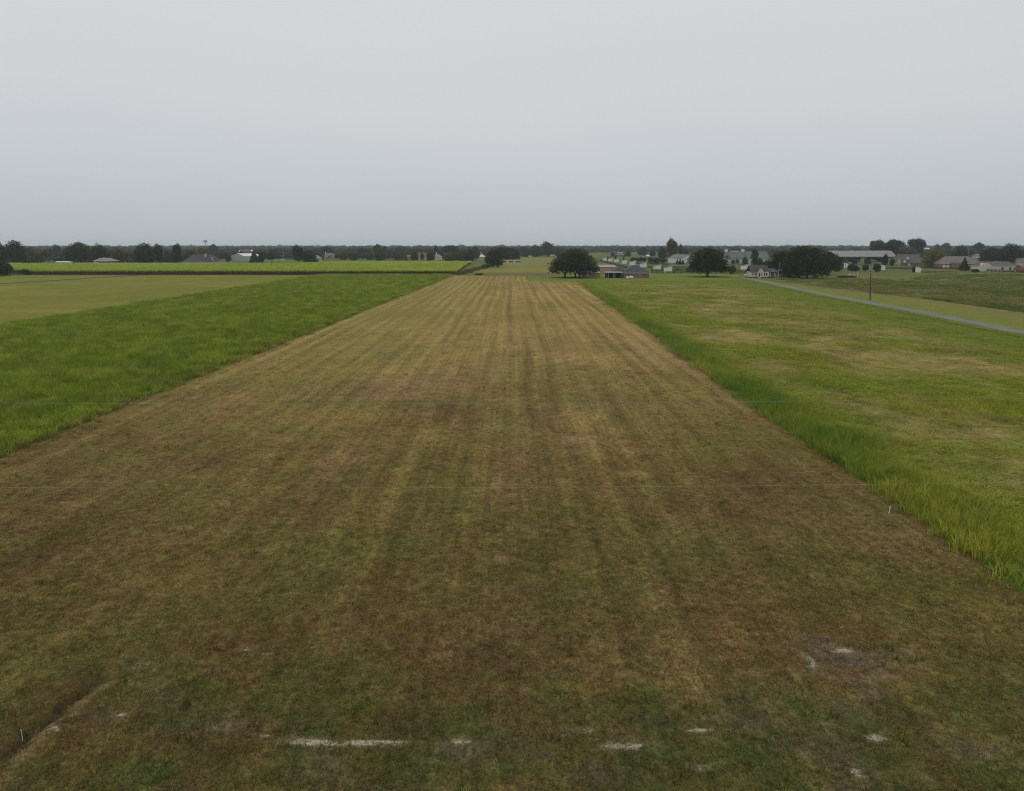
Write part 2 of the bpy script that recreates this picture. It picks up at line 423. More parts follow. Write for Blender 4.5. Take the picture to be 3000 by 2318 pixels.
def mown_color(x, y):
    n1 = fbm(x / 9, y / 11, 3, 4); n2 = fbm(x / 3.1, y / 5, 11, 4); n3 = fbm(x / .55, y / .6, 23, 3)
    wob = x + 1.3 * (fbm(x / 20, y / 35, 31, 2) - .5)
    st = fbm(wob / .95, y / 60, 41, 3, .6); st2 = fbm(wob / 2.6, y / 90, 47, 2)
    farw = sstep(35, 170, y)
    c = lerp(np.tile(BROWN, (len(x), 1)), STRAW * .88, np.clip(.32 + .46 * farw + 1.0 * (n1 - .5) + .6 * (n2 - .5), 0, 1))
    c = lerp(c, GREEN, np.clip(.24 - .10 * farw + .8 * (n2 - .5) + .8 * (fbm(x / 5, y / 5, 59, 3) - .5), 0, .75))
    c = lerp(c, PINK, np.clip((fbm(x / 7, y / 9, 71, 3) - .56) * 2.6, 0, .55) * (.35 + .65 * farw))
    c = lerp(c, OLIVE, sstep(8, -28, x) * sstep(60, 120, y) * .55 * np.clip(.3 + 1.5 * fbm(x / 12, y / 14, 77, 3), 0, 1))
    sw = .55 + .45 * sstep(30, 90, y) * (.45 + .55 * sstep(-26, 0, x))
    c = c * (1 + sw * (.55 * (st - .5) + .22 * (st2 - .5) + .13 * np.sin(6.283 * wob / 2.75) * (.4 + 1.2 * fbm(x / 9, y / 40, 53, 2))))[:, None]
    c = c * (.82 + .36 * n3)[:, None]
    c = c * (.90 + .32 * sstep(26, 100, y))[:, None]
    # greener strip along the road verge in the foreground
    vg = sstep(26.5, 20.5, y + 5 * (fbm(x / 4, y / 4, 83, 3) - .5))
    c = lerp(c, DGREEN, vg * np.clip(.15 + 1.8 * (fbm(x / 1.6, y / 1.4, 87, 4) - .38), 0, .65))
    c = lerp(c, MUD * .72, vg * np.clip(2.2 * (fbm(x / 2.0, y / 1.3, 91, 4) - .56), 0, .7))
    c = lerp(c, BROWN * 1.05, sstep(.4, 1.0, (sstep(left_mown(y) + 1.8, left_mown(y) + .2, x) + sstep(right_mown(y) - 1.6, right_mown(y) - .2, x))) * .6)
    global BARE
    BARE = np.zeros(len(x))
    edge = fbm(x / 1.1, y / .38, 97, 4, .6)
    for (cx, cy, rx, ry, col, k) in SPLATS:
        d = np.hypot((x - cx) / rx, (y - cy) / ry)
        m = np.nonzero(d < 1.9)[0]
        if len(m) == 0: continue
        w = sstep(1.25, .2, d[m] + 2.1 * (edge[m] - .5)) * k
        if col is PALE_KEY:
            BARE[m] = np.maximum(BARE[m], sstep(1.35, .0, d[m] + .5 * (edge[m] - .5)) * k); w = w * .3
        c[m] = lerp(c[m], col, w)
    dd, al = ditch_dist(x, y)
    (ax_, ay_), (bx_, by_) = DITCH[0], DITCH[-1]
    side = np.sign((x - ax_) * (by_ - ay_) - (y - ay_) * (bx_ - ax_))     # + on the right bank
    on = sstep(1.0, .7, al)
    n9 = fbm(x / .5, y / .5, 99, 3)
    c = lerp(c, BROWN * 1.05, on * sstep(2.2, .5, dd + 1.2 * (n9 - .5)) * .8)
    c = lerp(c, (.215, .160, .082), on * np.where(side > 0, sstep(.40, .12, np.abs(dd - .42) + .7 * (n9 - .5)), 0) * .6)
    c = lerp(c, (.052, .040, .028), np.exp(-((dd + .2 * (n9 - .5)) / .24) ** 2) * on * .95)
    return c
def left_mown(y):
    return np.interp(y, [-60, 50.8, 385, 500], [-40.5, -38.5, -32.2, -31]) + .7 * (vnoise(y / 7, y * 0, 5) - .5) + .5 * (vnoise(y / 1.7, y * 0, 6) - .5)
def right_mown(y):
    return np.interp(y, [-60, 29.4, 316, 322, 386, 500], [21.5, 23.2, 28.9, 8.2, 7.4, 7]) + .7 * (vnoise(y / 7, y * 0, 9) - .5) + .4 * (vnoise(y / 1.7, y * 0, 10) - .5)
def mown_z(x, y):
    dd, al = ditch_dist(x, y)
    near = sstep(60, 25, y)
    z = .03 + near * .05 * (fbm(x / .8, y / .8, 131, 3) - .3)
    wd = np.where(dd < 3, sstep(1.02, .75, al), 0)
    return z + wd * (-.26 * np.exp(-(dd / .20) ** 2) + .10 * np.exp(-((dd - .75) / .35) ** 2))

def sheet(name, ys, left, right, ncol, zf, cf, mat, kind='structure'):
    ys = np.asarray(ys, float)
    u = np.linspace(0, 1, ncol)
    L, R = left(ys), right(ys)
    x = (L[:, None] * (1 - u) + R[:, None] * u).ravel(); y = np.repeat(ys, ncol)
    z = zf(x, y) if callable(zf) else np.full(len(x), zf)
    nr = len(ys)
    i = (np.arange(nr - 1)[:, None] * ncol + np.arange(ncol - 1)[None]).ravel()
    me = mesh_np(name, np.stack([x, y, z], 1), [np.stack([i, i + 1, i + 1 + ncol, i + ncol], 1)], [mat], True)
    c = cf(x, y)
    at = me.color_attributes.new('col', 'FLOAT_COLOR', 'POINT')
    at.data.foreach_set('color', np.concatenate([np.clip(c, 0, 1), np.ones((len(x), 1))], 1).astype(np.float32).ravel())
    if name == 'mown_field':
        me.attributes.new('bare', 'FLOAT', 'POINT').data.foreach_set('value', BARE.astype(np.float32))
    o = link(name, me)
    if kind: o['kind'] = kind
    return o
def const(v): return lambda y: np.full(np.shape(y), float(v))
def poly(pts):  # x as a function of y through world points
    pts = sorted(pts, key=lambda p: p[1])
    ys = [p[1] for p in pts]; xs = [p[0] for p in pts]
    return lambda y: np.interp(y, ys, xs)

# base ground to the horizon (dips only under the field ditch)
def base_color(x, y):
    n = fbm(x / 160, y / 120, 201, 4); n2 = fbm(x / 45, y / 60, 211, 4)
    c = lerp(np.tile(np.array((.085, .115, .028)), (len(x), 1)), (.150, .145, .045), np.clip(.35 + 2.2 * (n - .5), 0, 1))
    return lerp(c, (.06, .09, .025), np.clip(2 * (n2 - .5), 0, .7))
gx = np.unique(np.concatenate([np.linspace(-6000, 6000, 121), np.linspace(-400, 400, 81), [-23, -22, -9, -8]]))
gy = np.unique(np.concatenate([np.linspace(-300, 6000, 106), np.linspace(0, 900, 91), [12, 13, 25.5, 26.5]]))
gu = len(gx)
_x = np.tile(gx, len(gy)); _y = np.repeat(gy, gu)
_z = np.where((_x > -22.5) & (_x < -8.5) & (_y > 12.5) & (_y < 26), -.8, 0.0)
_i = (np.arange(len(gy) - 1)[:, None] * gu + np.arange(gu - 1)[None]).ravel()
_me = mesh_np('ground', np.stack([_x, _y, _z], 1), [np.stack([_i, _i + 1, _i + 1 + gu, _i + gu], 1)], [M['turf']])
_c = base_color(_x, _y)
_me.color_attributes.new('col', 'FLOAT_COLOR', 'POINT').data.foreach_set('color', np.concatenate([_c, np.ones((len(_x), 1))], 1).astype(np.float32).ravel())
tag(link('ground', _me), kind='structure')

def geo_rows(a, b, r):
    n = int(math.log(b / a) / r) + 2
    return np.exp(np.linspace(math.log(a), math.log(b), n))
ys = np.concatenate([np.linspace(-40, 14.5, 20), geo_rows(15, 386, .007)])
sheet('mown_field', ys, left_mown, right_mown, 640, mown_z, mown_color, M['field'])

# ground under the tall grass, lawns, hay meadow, cane
def tall_color(x, y):
    n = fbm(x / 4, y / 5, 301, 4)
    return lerp(np.tile(np.array((.045, .060, .016)), (len(x), 1)), (.075, .10, .02), n)
tg_left = poly([(-150, 40), (-102, 140.2), (-106, 270), (-106.9, 399.6)])
sheet('tall_grass_ground', np.linspace(-40, 394, 130), lambda y: np.where(y < 140, -150 + 48 * np.clip((y - 40) / 100, 0, 1), tg_left(y)), lambda y: left_mown(y) + .3, 60, .012, tall_color, M['turf'])
def lawn_color(x, y):
    n = fbm(x / 14, y / 9, 311, 4); n2 = fbm(x / 40, y / 6, 317, 3)
    c = lerp(np.tile(np.array((.145, .158, .027)), (len(x), 1)), (.220, .185, .040), np.clip(.45 + 2.0 * (n - .5) + 1.0 * (n2 - .5), 0, 1))
    c = lerp(c, (.120, .160, .024), sstep(260, 380, y) * np.clip(1.2 * fbm(x / 25, y / 12, 319, 3) - .2, 0, 1))
    return c * (.9 + .2 * fbm(x / 3, y / 90, 321, 2))[:, None]
sheet('mown_lawn', geo_rows(60, 397, .02), const(-420), lambda y: np.where(y < 140, -150 + 48 * np.clip((y - 40) / 100, 0, 1), tg_left(y)) - .2, 110, .020, lawn_color, M['turf'])
def track_color(x, y):
    n = fbm(x / 3, y / 3, 331, 4)
    return lerp(np.tile(np.array((.055, .058, .022)), (len(x), 1)), (.12, .098, .055), n)
tk = [G(-300, 848), G(0, 832), G(130, 824), G(270, 815), G(420, 806)]
def strip(name, pts, width, z, cf, mat, ny=160, nc=9, wob=.3):
    pts = np.array(pts, float)
    seg = np.hypot(*np.diff(pts, axis=0).T); s = np.concatenate(([0], np.cumsum(seg)))
    t = np.linspace(0, s[-1], ny)
    px = np.interp(t, s, pts[:, 0]); py = np.interp(t, s, pts[:, 1])
    for _ in range(8):
        px[1:-1] = (px[:-2] + 2 * px[1:-1] + px[2:]) / 4; py[1:-1] = (py[:-2] + 2 * py[1:-1] + py[2:]) / 4
    dx, dy = np.gradient(px), np.gradient(py); l = np.hypot(dx, dy); nx, nyy = -dy / l, dx / l
    u = np.linspace(-.5, .5, nc)
    w = width * np.ones(ny) + wob * (vnoise(t / 5, t * 0, 7) - .5)
    x = (px[:, None] + nx[:, None] * u * w[:, None]).ravel(); y = (py[:, None] + nyy[:, None] * u * w[:, None]).ravel()
    zz = z + .04 * (1 - (2 * np.tile(u, ny)) ** 2)
    i = (np.arange(ny - 1)[:, None] * nc + np.arange(nc - 1)[None]).ravel()
    me = mesh_np(name, np.stack([x, y, zz], 1), [np.stack([i, i + 1, i + 1 + nc, i + nc], 1)], [mat], True)
    c = cf(x, y)
    me.color_attributes.new('col', 'FLOAT_COLOR', 'POINT').data.foreach_set('color', np.concatenate([np.clip(c, 0, 1), np.ones((len(x), 1))], 1).astype(np.float32).ravel())
    return tag(link(name, me), kind='structure')
strip('dirt_track', tk, 7.0, .026, track_color, M['turf'])
strip('field_road', [G(130, 806.5), G(500, 806), G(1000, 806)], 5.0, .028, lambda x, y: lerp(np.tile(np.array((.10, .085, .045)), (len(x), 1)), (.06, .06, .025), fbm(x / 6, y / 3, 341, 3)), M['turf'])

ROAD = [G(3500, 1062), G(3000, 975), G(2700, 915), G(2400, 860), G(2250, 828), G(2190, 816), G(2140, 809.5), G(2090, 807.5), G(2000, 806.5), G(1930, 807)]
road_x = poly([p for p in ROAD[:6]])
def hay_color(x, y):
    e = x - right_hay(y)
    n1 = fbm(x / 7, y / 9, 401, 4); n2 = fbm(x / 3, y / 3.5, 409, 4); n3 = fbm(x / 16, y / 22, 419, 3)
    c = lerp(np.tile(np.array((.110, .140, .024)), (len(x), 1)), (.265, .215, .078), hay_dry(x, y))
    c = lerp(c, (.110, .165, .018), np.clip(2.6 * (fbm(x / 9, y / 13, 423, 3) - .56), 0, .9))
    c = c * (.8 + .4 * n2)[:, None]
    c = lerp(c, (.065, .11, .018), sstep(5.5, 2.0, e + 3 * (n1 - .5)) * .85)
    c = lerp(c, (.135, .175, .028), sstep(285, 335, y))
    c = lerp(c, (.140, .175, .028), sstep(road_x(y) - 22, road_x(y) - 9, x) * .75)
    return c
def hay_dry(x, y):
    n1 = fbm(x / 8, y / 10, 401, 4); n2 = fbm(x / 2.6, y / 3, 409, 4)
    bias = .33 * sstep(60, 110, y) * sstep(310, 240, y)
    return np.clip(.14 + bias + 2.4 * (n1 - .5) + 1.1 * (n2 - .5), 0, 1) * sstep(4, 9, x - right_hay(y)) * sstep(road_x(y) - 10, road_x(y) - 28, x)
def right_hay(y):
    return np.interp(y, [-60, 29.4, 316, 500], [21.5, 23.2, 28.9, 33])
sheet('hay_meadow', np.concatenate([np.linspace(-40, 19, 8), geo_rows(20, 342, .012)]), lambda y: right_hay(y) - .3, lambda y: road_x(y) - .5, 240, .016, hay_color, M['turf'])
def yard_color(x, y):
    n = fbm(x / 10, y / 12, 431, 4)
    return lerp(np.tile(np.array((.115, .160, .026)), (len(x), 1)), (.165, .175, .036), np.clip(.4 + 2 * (n - .5), 0, 1))
sheet('house_lawn', np.linspace(314, 470, 60), lambda y: np.where(y < 386, 7.2, 30), const(190), 70, .008, yard_color, M['turf'])
def weeds_color(x, y):
    n = fbm(x / 12, y / 14, 441, 4); n2 = fbm(x / 4, y / 5, 443, 4)
    c = lerp(np.tile(np.array((.095, .120, .034)), (len(x), 1)), (.165, .145, .055), np.clip(.35 + 2 * (n - .5), 0, 1))
    return c * (.7 + .6 * n2)[:, None]
sheet('weedy_field', np.linspace(60, 430, 110), lambda y: road_x(np.minimum(y, 345)) + 1.5 + np.clip(y - 345, 0, 90) * .35, const(420), 110, .010, weeds_color, M['turf'])
def verge_color(x, y):
    n = fbm(x / 5, y / 12, 451, 4)
    return lerp(np.tile(np.array((.130, .165, .028)), (len(x), 1)), (.185, .170, .045), n)
off = lambda d: [(p[0] + d, p[1]) for p in ROAD[:6]]
FUR = [G(3300, 962), G(3000, 921), G(2760, 886), G(2600, 866), G(2440, 848), G(2330, 834), G(2272, 826)]
fur_x = poly(FUR)
sheet('roadside_verge', np.linspace(70, 345, 90), lambda y: road_x(y) + 1.7, lambda y: fur_x(y) + .6, 24, .018, verge_color, M['turf'])
strip('roadside_rut', off(-5.0), 1.0, .03, lambda x, y: lerp(np.tile(np.array((.07, .075, .03)), (len(x), 1)), (.12, .11, .04), fbm(x / 2, y / 4, 457, 3)), M['turf'], wob=1.2)
strip('bare_furrow', FUR, 3.0, .04, lambda x, y: lerp(np.tile(np.array((.235, .155, .092)), (len(x), 1)), (.145, .125, .05), fbm(x / 3, y / 6, 461, 4)), M['turf'], wob=2.0)
strip('gravel_road', ROAD, 3.9, .034, lambda x, y: lerp(np.tile(np.array((.150, .151, .150)), (len(x), 1)), (.215, .211, .203), fbm(x / 3, y / 9, 471, 4)), M['gravel'], ny=260, nc=9)
def far_meadow_color(x, y):
    n = fbm(x / 20, y / 22, 481, 4)
    c = lerp(np.tile(np.array((.205, .185, .050)), (len(x), 1)), (.150, .150, .042), np.clip(.4 + 2 * (n - .5), 0, 1))
    c = lerp(c, (.13, .10, .045), np.clip(sstep(440, 425, y) + sstep(25, 0, np.abs(y - 800)) * .6, 0, 1) * .8)
    return lerp(c, (.075, .11, .024), sstep(398, 388, y))
sheet('far_meadow', np.linspace(386.5, 1000, 130), lambda y: np.interp(y, [386, 1000], [-26, -20]), lambda y: np.interp(y, [386, 445, 446, 1000], [30, 34, 45, 95]), 50, .006, far_meadow_color, M['turf'])
def paddock_color(x, y):
    n = fbm(x / 22, y / 22, 491, 4)
    return lerp(np.tile(np.array((.080, .105, .030)), (len(x), 1)), (.120, .120, .042), np.clip(.4 + 2.4 * (n - .5), 0, 1))
sheet('horse_paddock', np.linspace(405, 1100, 100), lambda y: np.interp(y, [405, 1100], [70, 120]), lambda y: np.interp(y, [405, 1100], [460, 760]), 60, .0035, paddock_color, M['turf'])
cane_right = poly([(-31, 393), (-36, 560), (-38, 720)])
sheet('cane_field_soil', np.linspace(396, 655, 60), const(-470), lambda y: cane_right(y), 60, .030, lambda x, y: lerp(np.tile(np.array((.05, .035, .022)), (len(x), 1)), (.03, .04, .012), fbm(x / 3, y / 3, 501, 3)), M['turf'])

# ------------------------------------------------------------------ scattered vegetation ("stuff")
PROTO = {}
def proto_collection(name, meshes):
    c = bpy.data.collections.new(name)
    for k, me in enumerate(meshes):
        o = bpy.data.objects.new('%s_%02d' % (name, k), me)
        c.objects.link(o)
    return c
def clump(seed, n, h, spread, width, lean, mats, slot_stalks=None):
    r = np.random.default_rng(seed)
    V, T = [], []
    idx = 0
    for k in range(n):
        a = r.uniform(0, 2 * math.pi); rad = spread * math.sqrt(r.uniform())
        bx, by = rad * math.cos(a), rad * math.sin(a)
        la = a + r.normal() * .9; l = lean * r.uniform(.3, 1.2); hh = h * r.uniform(.6, 1.1); w = width * r.uniform(.7, 1.3)
        d = np.array((math.cos(la), math.sin(la), 0)); sd_ = r.uniform(0, 2 * math.pi); s = np.array((math.cos(sd_), math.sin(sd_), 0)) * w / 2
        p0 = np.array((bx, by, 0)); p1 = p0 + d * l * .35 + np.array((0, 0, hh * .6)); p2 = p0 + d * l + np.array((0, 0, hh * r.uniform(.8, 1.0)))
        V += [p0 - s * .8, p0 + s * .8, p1 + s, p1 - s, p2]
        T += [(idx, idx + 1, idx + 2), (idx, idx + 2, idx + 3), (idx + 3, idx + 2, idx + 4)]
        idx += 5
    return mesh_np('clump', np.array(V), [np.array(T)], mats)
def cane_clump(seed, mats):
    r = np.random.default_rng(seed)
    V, T, mi = [], [], []
    idx = 0
    for k in range(7):
        x, y = r.uniform(-.45, .45, 2); hh = r.uniform(1.2, 1.7)
        dx, dy = r.normal(0, .08, 2)
        for q in range(3):
            a = q * 2.1
            V += [(x + .06 * math.cos(a), y + .06 * math.sin(a), 0), (x + dx + .05 * math.cos(a), y + dy + .05 * math.sin(a), hh)]
        for q in range(3):
            i0 = idx + 2 * q; i1 = idx + 2 * ((q + 1) % 3)
            T += [(i0, i1, i1 + 1), (i0, i1 + 1, i0 + 1)]; mi += [1, 1]
        idx += 6
    for k in range(34):
        x, y = r.uniform(-.5, .5, 2); z0 = r.uniform(1.45, 1.9); a = r.uniform(0, 6.283); l = r.uniform(.5, 1.0); top = r.uniform(2.1, 2.7)
        d = np.array((math.cos(a), math.sin(a), 0)); s = np.array((-math.sin(a), math.cos(a), 0)) * .075 + np.array((0, 0, .02))
        p0 = np.array((x, y, z0)); p1 = np.array((x, y, top)) + d * l * .35; p2 = np.array((x, y, top - r.uniform(0, .4))) + d * l
        V += [p0 - s, p0 + s, p1 + s, p1 - s, p2]
        T += [(idx, idx + 1, idx + 2), (idx, idx + 2, idx + 3), (idx + 3, idx + 2, idx + 4)]; mi += [0, 0, 0]
        idx += 5
    me = mesh_np('cane_clump', np.array(V), [np.array(T)], mats)
    me.polygons.foreach_set('material_index', np.array(mi, np.int32))
    return me
def scatter(name, P, rotz, scl, idx, tint, coll, label, cat):
    n = len(P)
    me = bpy.data.meshes.new(name)
    me.vertices.add(n); me.vertices.foreach_set('co', np.asarray(P, np.float32).ravel())
    def at(nm, ty, key, arr):
        a = me.attributes.new(nm, ty, 'POINT'); a.data.foreach_set(key, np.ascontiguousarray(arr).ravel())
    rot = np.zeros((n, 3), np.float32); rot[:, 2] = rotz
    at('rot', 'FLOAT_VECTOR', 'vector', rot)
    at('scl', 'FLOAT_VECTOR', 'vector', np.asarray(scl, np.float32))
    at('idx', 'INT', 'value', np.asarray(idx, np.int32))
    at('tint', 'FLOAT_VECTOR', 'vector', np.asarray(tint, np.float32))
    o = link(name, me)
    g = bpy.data.node_groups.new(name + '_scatter', 'GeometryNodeTree')
    g.interface.new_socket('Geometry', in_out='INPUT', socket_type='NodeSocketGeometry')
    g.interface.new_socket('Geometry', in_out='OUTPUT', socket_type='NodeSocketGeometry')
    gi = g.nodes.new('NodeGroupInput'); go = g.nodes.new('NodeGroupOutput')
    iop = g.nodes.new('GeometryNodeInstanceOnPoints')
    ci = g.nodes.new('GeometryNodeCollectionInfo'); ci.inputs['Collection'].default_value = coll
    ci.inputs['Separate Children'].default_value = True; ci.inputs['Reset Children'].default_value = True
    iop.inputs['Pick Instance'].default_value = True
    def na(nm, ty):
        a = g.nodes.new('GeometryNodeInputNamedAttribute'); a.data_type = ty; a.inputs['Name'].default_value = nm
        return a.outputs['Attribute']
    g.links.new(gi.outputs[0], iop.inputs['Points']); g.links.new(ci.outputs[0], iop.inputs['Instance'])
    g.links.new(na('idx', 'INT'), iop.inputs['Instance Index'])
    e2r = g.nodes.new('FunctionNodeEulerToRotation'); g.links.new(na('rot', 'FLOAT_VECTOR'), e2r.inputs[0])
    g.links.new(e2r.outputs[0], iop.inputs['Rotation'])
    g.links.new(na('scl', 'FLOAT_VECTOR'), iop.inputs['Scale'])
    g.links.new(iop.outputs[0], go.inputs[0])
    md = o.modifiers.new('scatter', 'NODES'); md.node_group = g
    return tag(o, label, cat, kind='stuff')
def jitter(x0, x1, y0, y1, cell, rng):
    xs = np.arange(x0, x1, cell); yy = np.arange(y0, y1, cell)
    X, Y = np.meshgrid(xs, yy); X = X.ravel(); Y = Y.ravel()
    return X + rng.uniform(0, cell, len(X)), Y + rng.uniform(0, cell, len(Y))
rng = np.random.default_rng(7)
def banded(bands, x0f, x1f, margin=6):
    """jittered points whose spacing widens smoothly with distance"""
    cmin = min(b[2] for b in bands)
    ym = [.5 * (b[0] + b[1]) for b in bands]; cm = [b[2] for b in bands]
    X, Y = [], []
    y0 = bands[0][0]
    while y0 < bands[-1][1]:
        y1 = min(bands[-1][1], y0 + 12)
        lim = .78 * y1 + margin
        cell = float(np.interp(y0, ym, cm))
        x, y = jitter(max(-lim, x0f), min(lim, x1f), y0, y1, cell, rng)
        k = (np.abs(x) < .78 * y + margin) & (rng.uniform(size=len(x)) < (cell / np.interp(y, ym, cm)) ** 2)
        X.append(x[k]); Y.append(y[k]); y0 = y1
    return np.concatenate(X), np.concatenate(Y)

# stubble tufts on the mown field
tufts = proto_collection('stubble_tuft', [clump(s, 18, .085, .17, .014, .10, [M['blade']]) for s in range(4)] + [clump(s + 9, 14, .17, .12, .016, .10, [M['blade']]) for s in range(2)])
x, y = banded([(13, 24, .17), (24, 36, .22), (36, 60, .36), (60, 100, .85), (100, 130, 2.2)], -42, 30)
k = (x > left_mown(y)) & (x < right_mown(y)) & (rng.uniform(size=len(x)) < .35 + .9 * (fbm(x / .9, y / .9, 601, 3)))
x, y = x[k], y[k]
c = mown_color(x, y)
bare = sstep(.25, .6, BARE); k = (rng.uniform(size=len(x)) > bare * .9) & (ditch_dist(x, y)[0] > .22)
x, y, c = x[k], y[k], c[k]
u = rng.uniform(size=len(x))
gfl = fbm(x / .7, y / .7, 611, 3)
c = np.where((u < .12 + .8 * (gfl - .5))[:, None], lerp(c, (.130, .140, .036), np.full(len(x), .6)), np.where((u > .8)[:, None], lerp(c, (.26, .20, .10), np.full(len(x), .55)), c * 1.22))
c = c * rng.uniform(.62, 1.42, (len(x), 1))
idx = np.where((u < .05 + .5 * (gfl - .5)), rng.integers(4, 6, len(x)), rng.integers(0, 4, len(x)))
s = rng.uniform(.75, 1.35, len(x)) * (1 + .6 * sstep(40, 90, y))
scatter('stubble', np.stack([x, y, mown_z(x, y)], 1), rng.uniform(0, 6.28, len(x)), np.stack([s, s, s * rng.uniform(.7, 1.2, len(x))], 1), idx, c, tufts, 'short brown and green stubble covering the long mown strip', 'stubble')

# tall green grass left of the mown strip
tallg = proto_collection('tall_grass_clump', [clump(20 + s, 30, 1.0, .45, .045, .55, [M['blade']]) for s in range(5)])
bl = [(30, 80, .62), (80, 150, .85), (150, 260, 1.25), (260, 397, 1.7)]
x, y = banded(bl, -160, -30)
lf = np.where(y < 140, -150 + 48 * np.clip((y - 40) / 100, 0, 1), tg_left(y)) + 3 * (vnoise(y / 5, y * 0, 3) - .5)
k = (x < left_mown(y) - .1 + .9 * rng.normal(size=len(x)) * (rng.uniform(size=len(x)) < .25)) & (x > lf)
x, y, lf = x[k], y[k], lf[k]
n1 = fbm(x / 6, y / 7, 621, 4); n2 = fbm(x / 1.8, y / 1.8, 631, 3)
c = lerp(np.tile(np.array((.195, .262, .034)), (len(x), 1)), (.330, .385, .053), np.clip(.45 + 1.0 * (n1 - .5) + 1.6 * (n2 - .5), 0, 1))
c = lerp(c, (.24, .20, .09), np.clip(2.4 * (fbm(x / 2.4, y / 2.4, 641, 3) - .62), 0, .8) + sstep(1.2, .2, left_mown(y) - x) * .35)
c = c * rng.uniform(.62, 1.38, (len(x), 1))
grow = np.interp(y, [30, 80, 150, 260, 397], [1, 1.1, 1.35, 1.7, 2.0])
hz_ = (.62 + .75 * fbm(x / 3, y / 3, 651, 3)) * rng.uniform(.75, 1.25, len(x)) * (.6 + .4 * sstep(.2, 3, left_mown(y) - x)) * (.6 + .4 * sstep(0, 4, x - lf))
scatter('tall_grass', np.stack([x, y, np.zeros(len(x))], 1), rng.uniform(0, 6.28, len(x)), np.stack([grow, grow, hz_], 1), rng.integers(0, 5, len(x)), c, tallg, 'dense strip of tall bright green grass left of the mown strip', 'grass')

# grasses of the hay meadow on the right
midg = proto_collection('meadow_grass_clump', [clump(40 + s, 26, .62, .42, .040, .55, [M['blade']]) for s in range(5)])
x, y = banded([(22, 70, .58), (70, 140, .85), (140, 240, 1.35), (240, 335, 1.9)], 18, 130)
k = (x > right_hay(y) + .5 * (vnoise(y / 2.5, y * 0, 12) - .4) + .7 * rng.normal(size=len(x)) * (rng.uniform(size=len(x)) < .25)) & (x < road_x(y) - 2.5)
x, y = x[k], y[k]
e = x - right_hay(y)
edge = sstep(6.5, 2.5, e + 4 * (fbm(x / 5, y / 6, 661, 3) - .5)) * sstep(300, 200, y)
dry = hay_dry(x, y)
k = (rng.uniform(size=len(x)) < 1 - .35 * dry)
x, y, e, edge, dry = x[k], y[k], e[k], edge[k], dry[k]
n1 = fbm(x / 5, y / 6, 671, 4)
c = lerp(np.tile(np.array((.240, .285, .042)), (len(x), 1)), (.365, .375, .056), np.clip(.4 + 2.4 * (n1 - .5), 0, 1))
c = lerp(c, (.370, .300, .125), dry * .9)
c = lerp(c, (.155, .250, .040), edge * .85 * np.clip(.6 + 2 * (fbm(x / 4, y / 7, 673, 3) - .5), 0, 1))
c = lerp(c, (.20, .26, .04), sstep(road_x(y) - 24, road_x(y) - 10, x) * .7)
fl = (rng.uniform(size=len(x)) < .10 * sstep(.5, .66, fbm(x / 6, y / 5, 681, 3)) * sstep(140, 90, y)) & (edge < .4)
c = np.where(fl[:, None], np.array((.36, .22, .03)), c)
c = c * rng.uniform(.8, 1.2, (len(x), 1))
tallp = sstep(.56, .70, fbm(x / 6, y / 8, 691, 3))
hh = (.28 + .75 * edge + .35 * tallp - .16 * dry) * rng.uniform(.7, 1.3, len(x)) * 1.35 * (1 - .6 * sstep(road_x(y) - 26, road_x(y) - 8, x)) * (1 - .5 * sstep(240, 310, y))
grow = np.interp(y, [20, 70, 140, 240, 335], [1, 1.1, 1.4, 1.9, 2.4])
scatter('meadow_grass', np.stack([x, y, np.zeros(len(x))], 1), rng.uniform(0, 6.28, len(x)), np.stack([grow, grow, np.maximum(hh, .12)], 1), rng.integers(0, 5, len(x)), c, midg, 'patchy green and tan meadow grass right of the mown strip', 'grass')

# weeds in the field beyond the gravel road
x, y = banded([(110, 200, 1.3), (200, 300, 1.8), (300, 400, 2.3)], 90, 330)
k = (x > np.where(y < 318, fur_x(y) + 2.2, road_x(np.minimum(y, 345)) + 12 + np.clip(y - 345, 0, 99) * .6)) & ~((y > 345) & (x < 190 + (y - 345) * .9))
x, y = x[k], y[k]
n1 = fbm(x / 10, y / 10, 701, 4)
k = rng.uniform(size=len(x)) < np.clip(.25 + 2.6 * (n1 - .3), 0, 1); x, y, n1 = x[k], y[k], n1[k]
c = lerp(np.tile(np.array((.130, .175, .048)), (len(x), 1)), (.265, .235, .090), np.clip(.35 + 2.4 * (fbm(x / 14, y / 14, 711, 4) - .5), 0, 1)) * rng.uniform(.75, 1.25, (len(x), 1))
scatter('field_weeds', np.stack([x, y, np.zeros(len(x))], 1), rng.uniform(0, 6.28, len(x)), np.stack([np.full(len(x), 2.2)] * 2 + [(.5 + 1.0 * n1) * rng.uniform(.6, 1.3, len(x))], 1), rng.integers(0, 5, len(x)), c, midg, 'rough dark green weeds in the field beyond the gravel road', 'weeds')

# brush along the ditch at the cane corner
p0, p1 = np.array(G(1342, 806)), np.array(G(1436, 779))
t_ = rng.uniform(size=420)
x = p0[0] + (p1[0] - p0[0]) * t_ + rng.normal(0, 1.4, 420); y = p0[1] + (p1[1] - p0[1]) * t_ + rng.normal(0, 3, 420)
c = lerp(np.tile(np.array((.075, .11, .035)), (420, 1)), (.17, .16, .06), rng.uniform(size=420)) * rng.uniform(.7, 1.2, (420, 1))
scatter('ditch_brush', np.stack([x, y, np.zeros(420)], 1), rng.uniform(0, 6.28, 420), np.stack([np.full(420, 2.0)] * 2 + [rng.uniform(1.0, 3.2, 420)], 1), rng.integers(0, 5, 420), c, midg, 'dark green brush along the ditch from the cane corner to the lone round tree', 'brush')

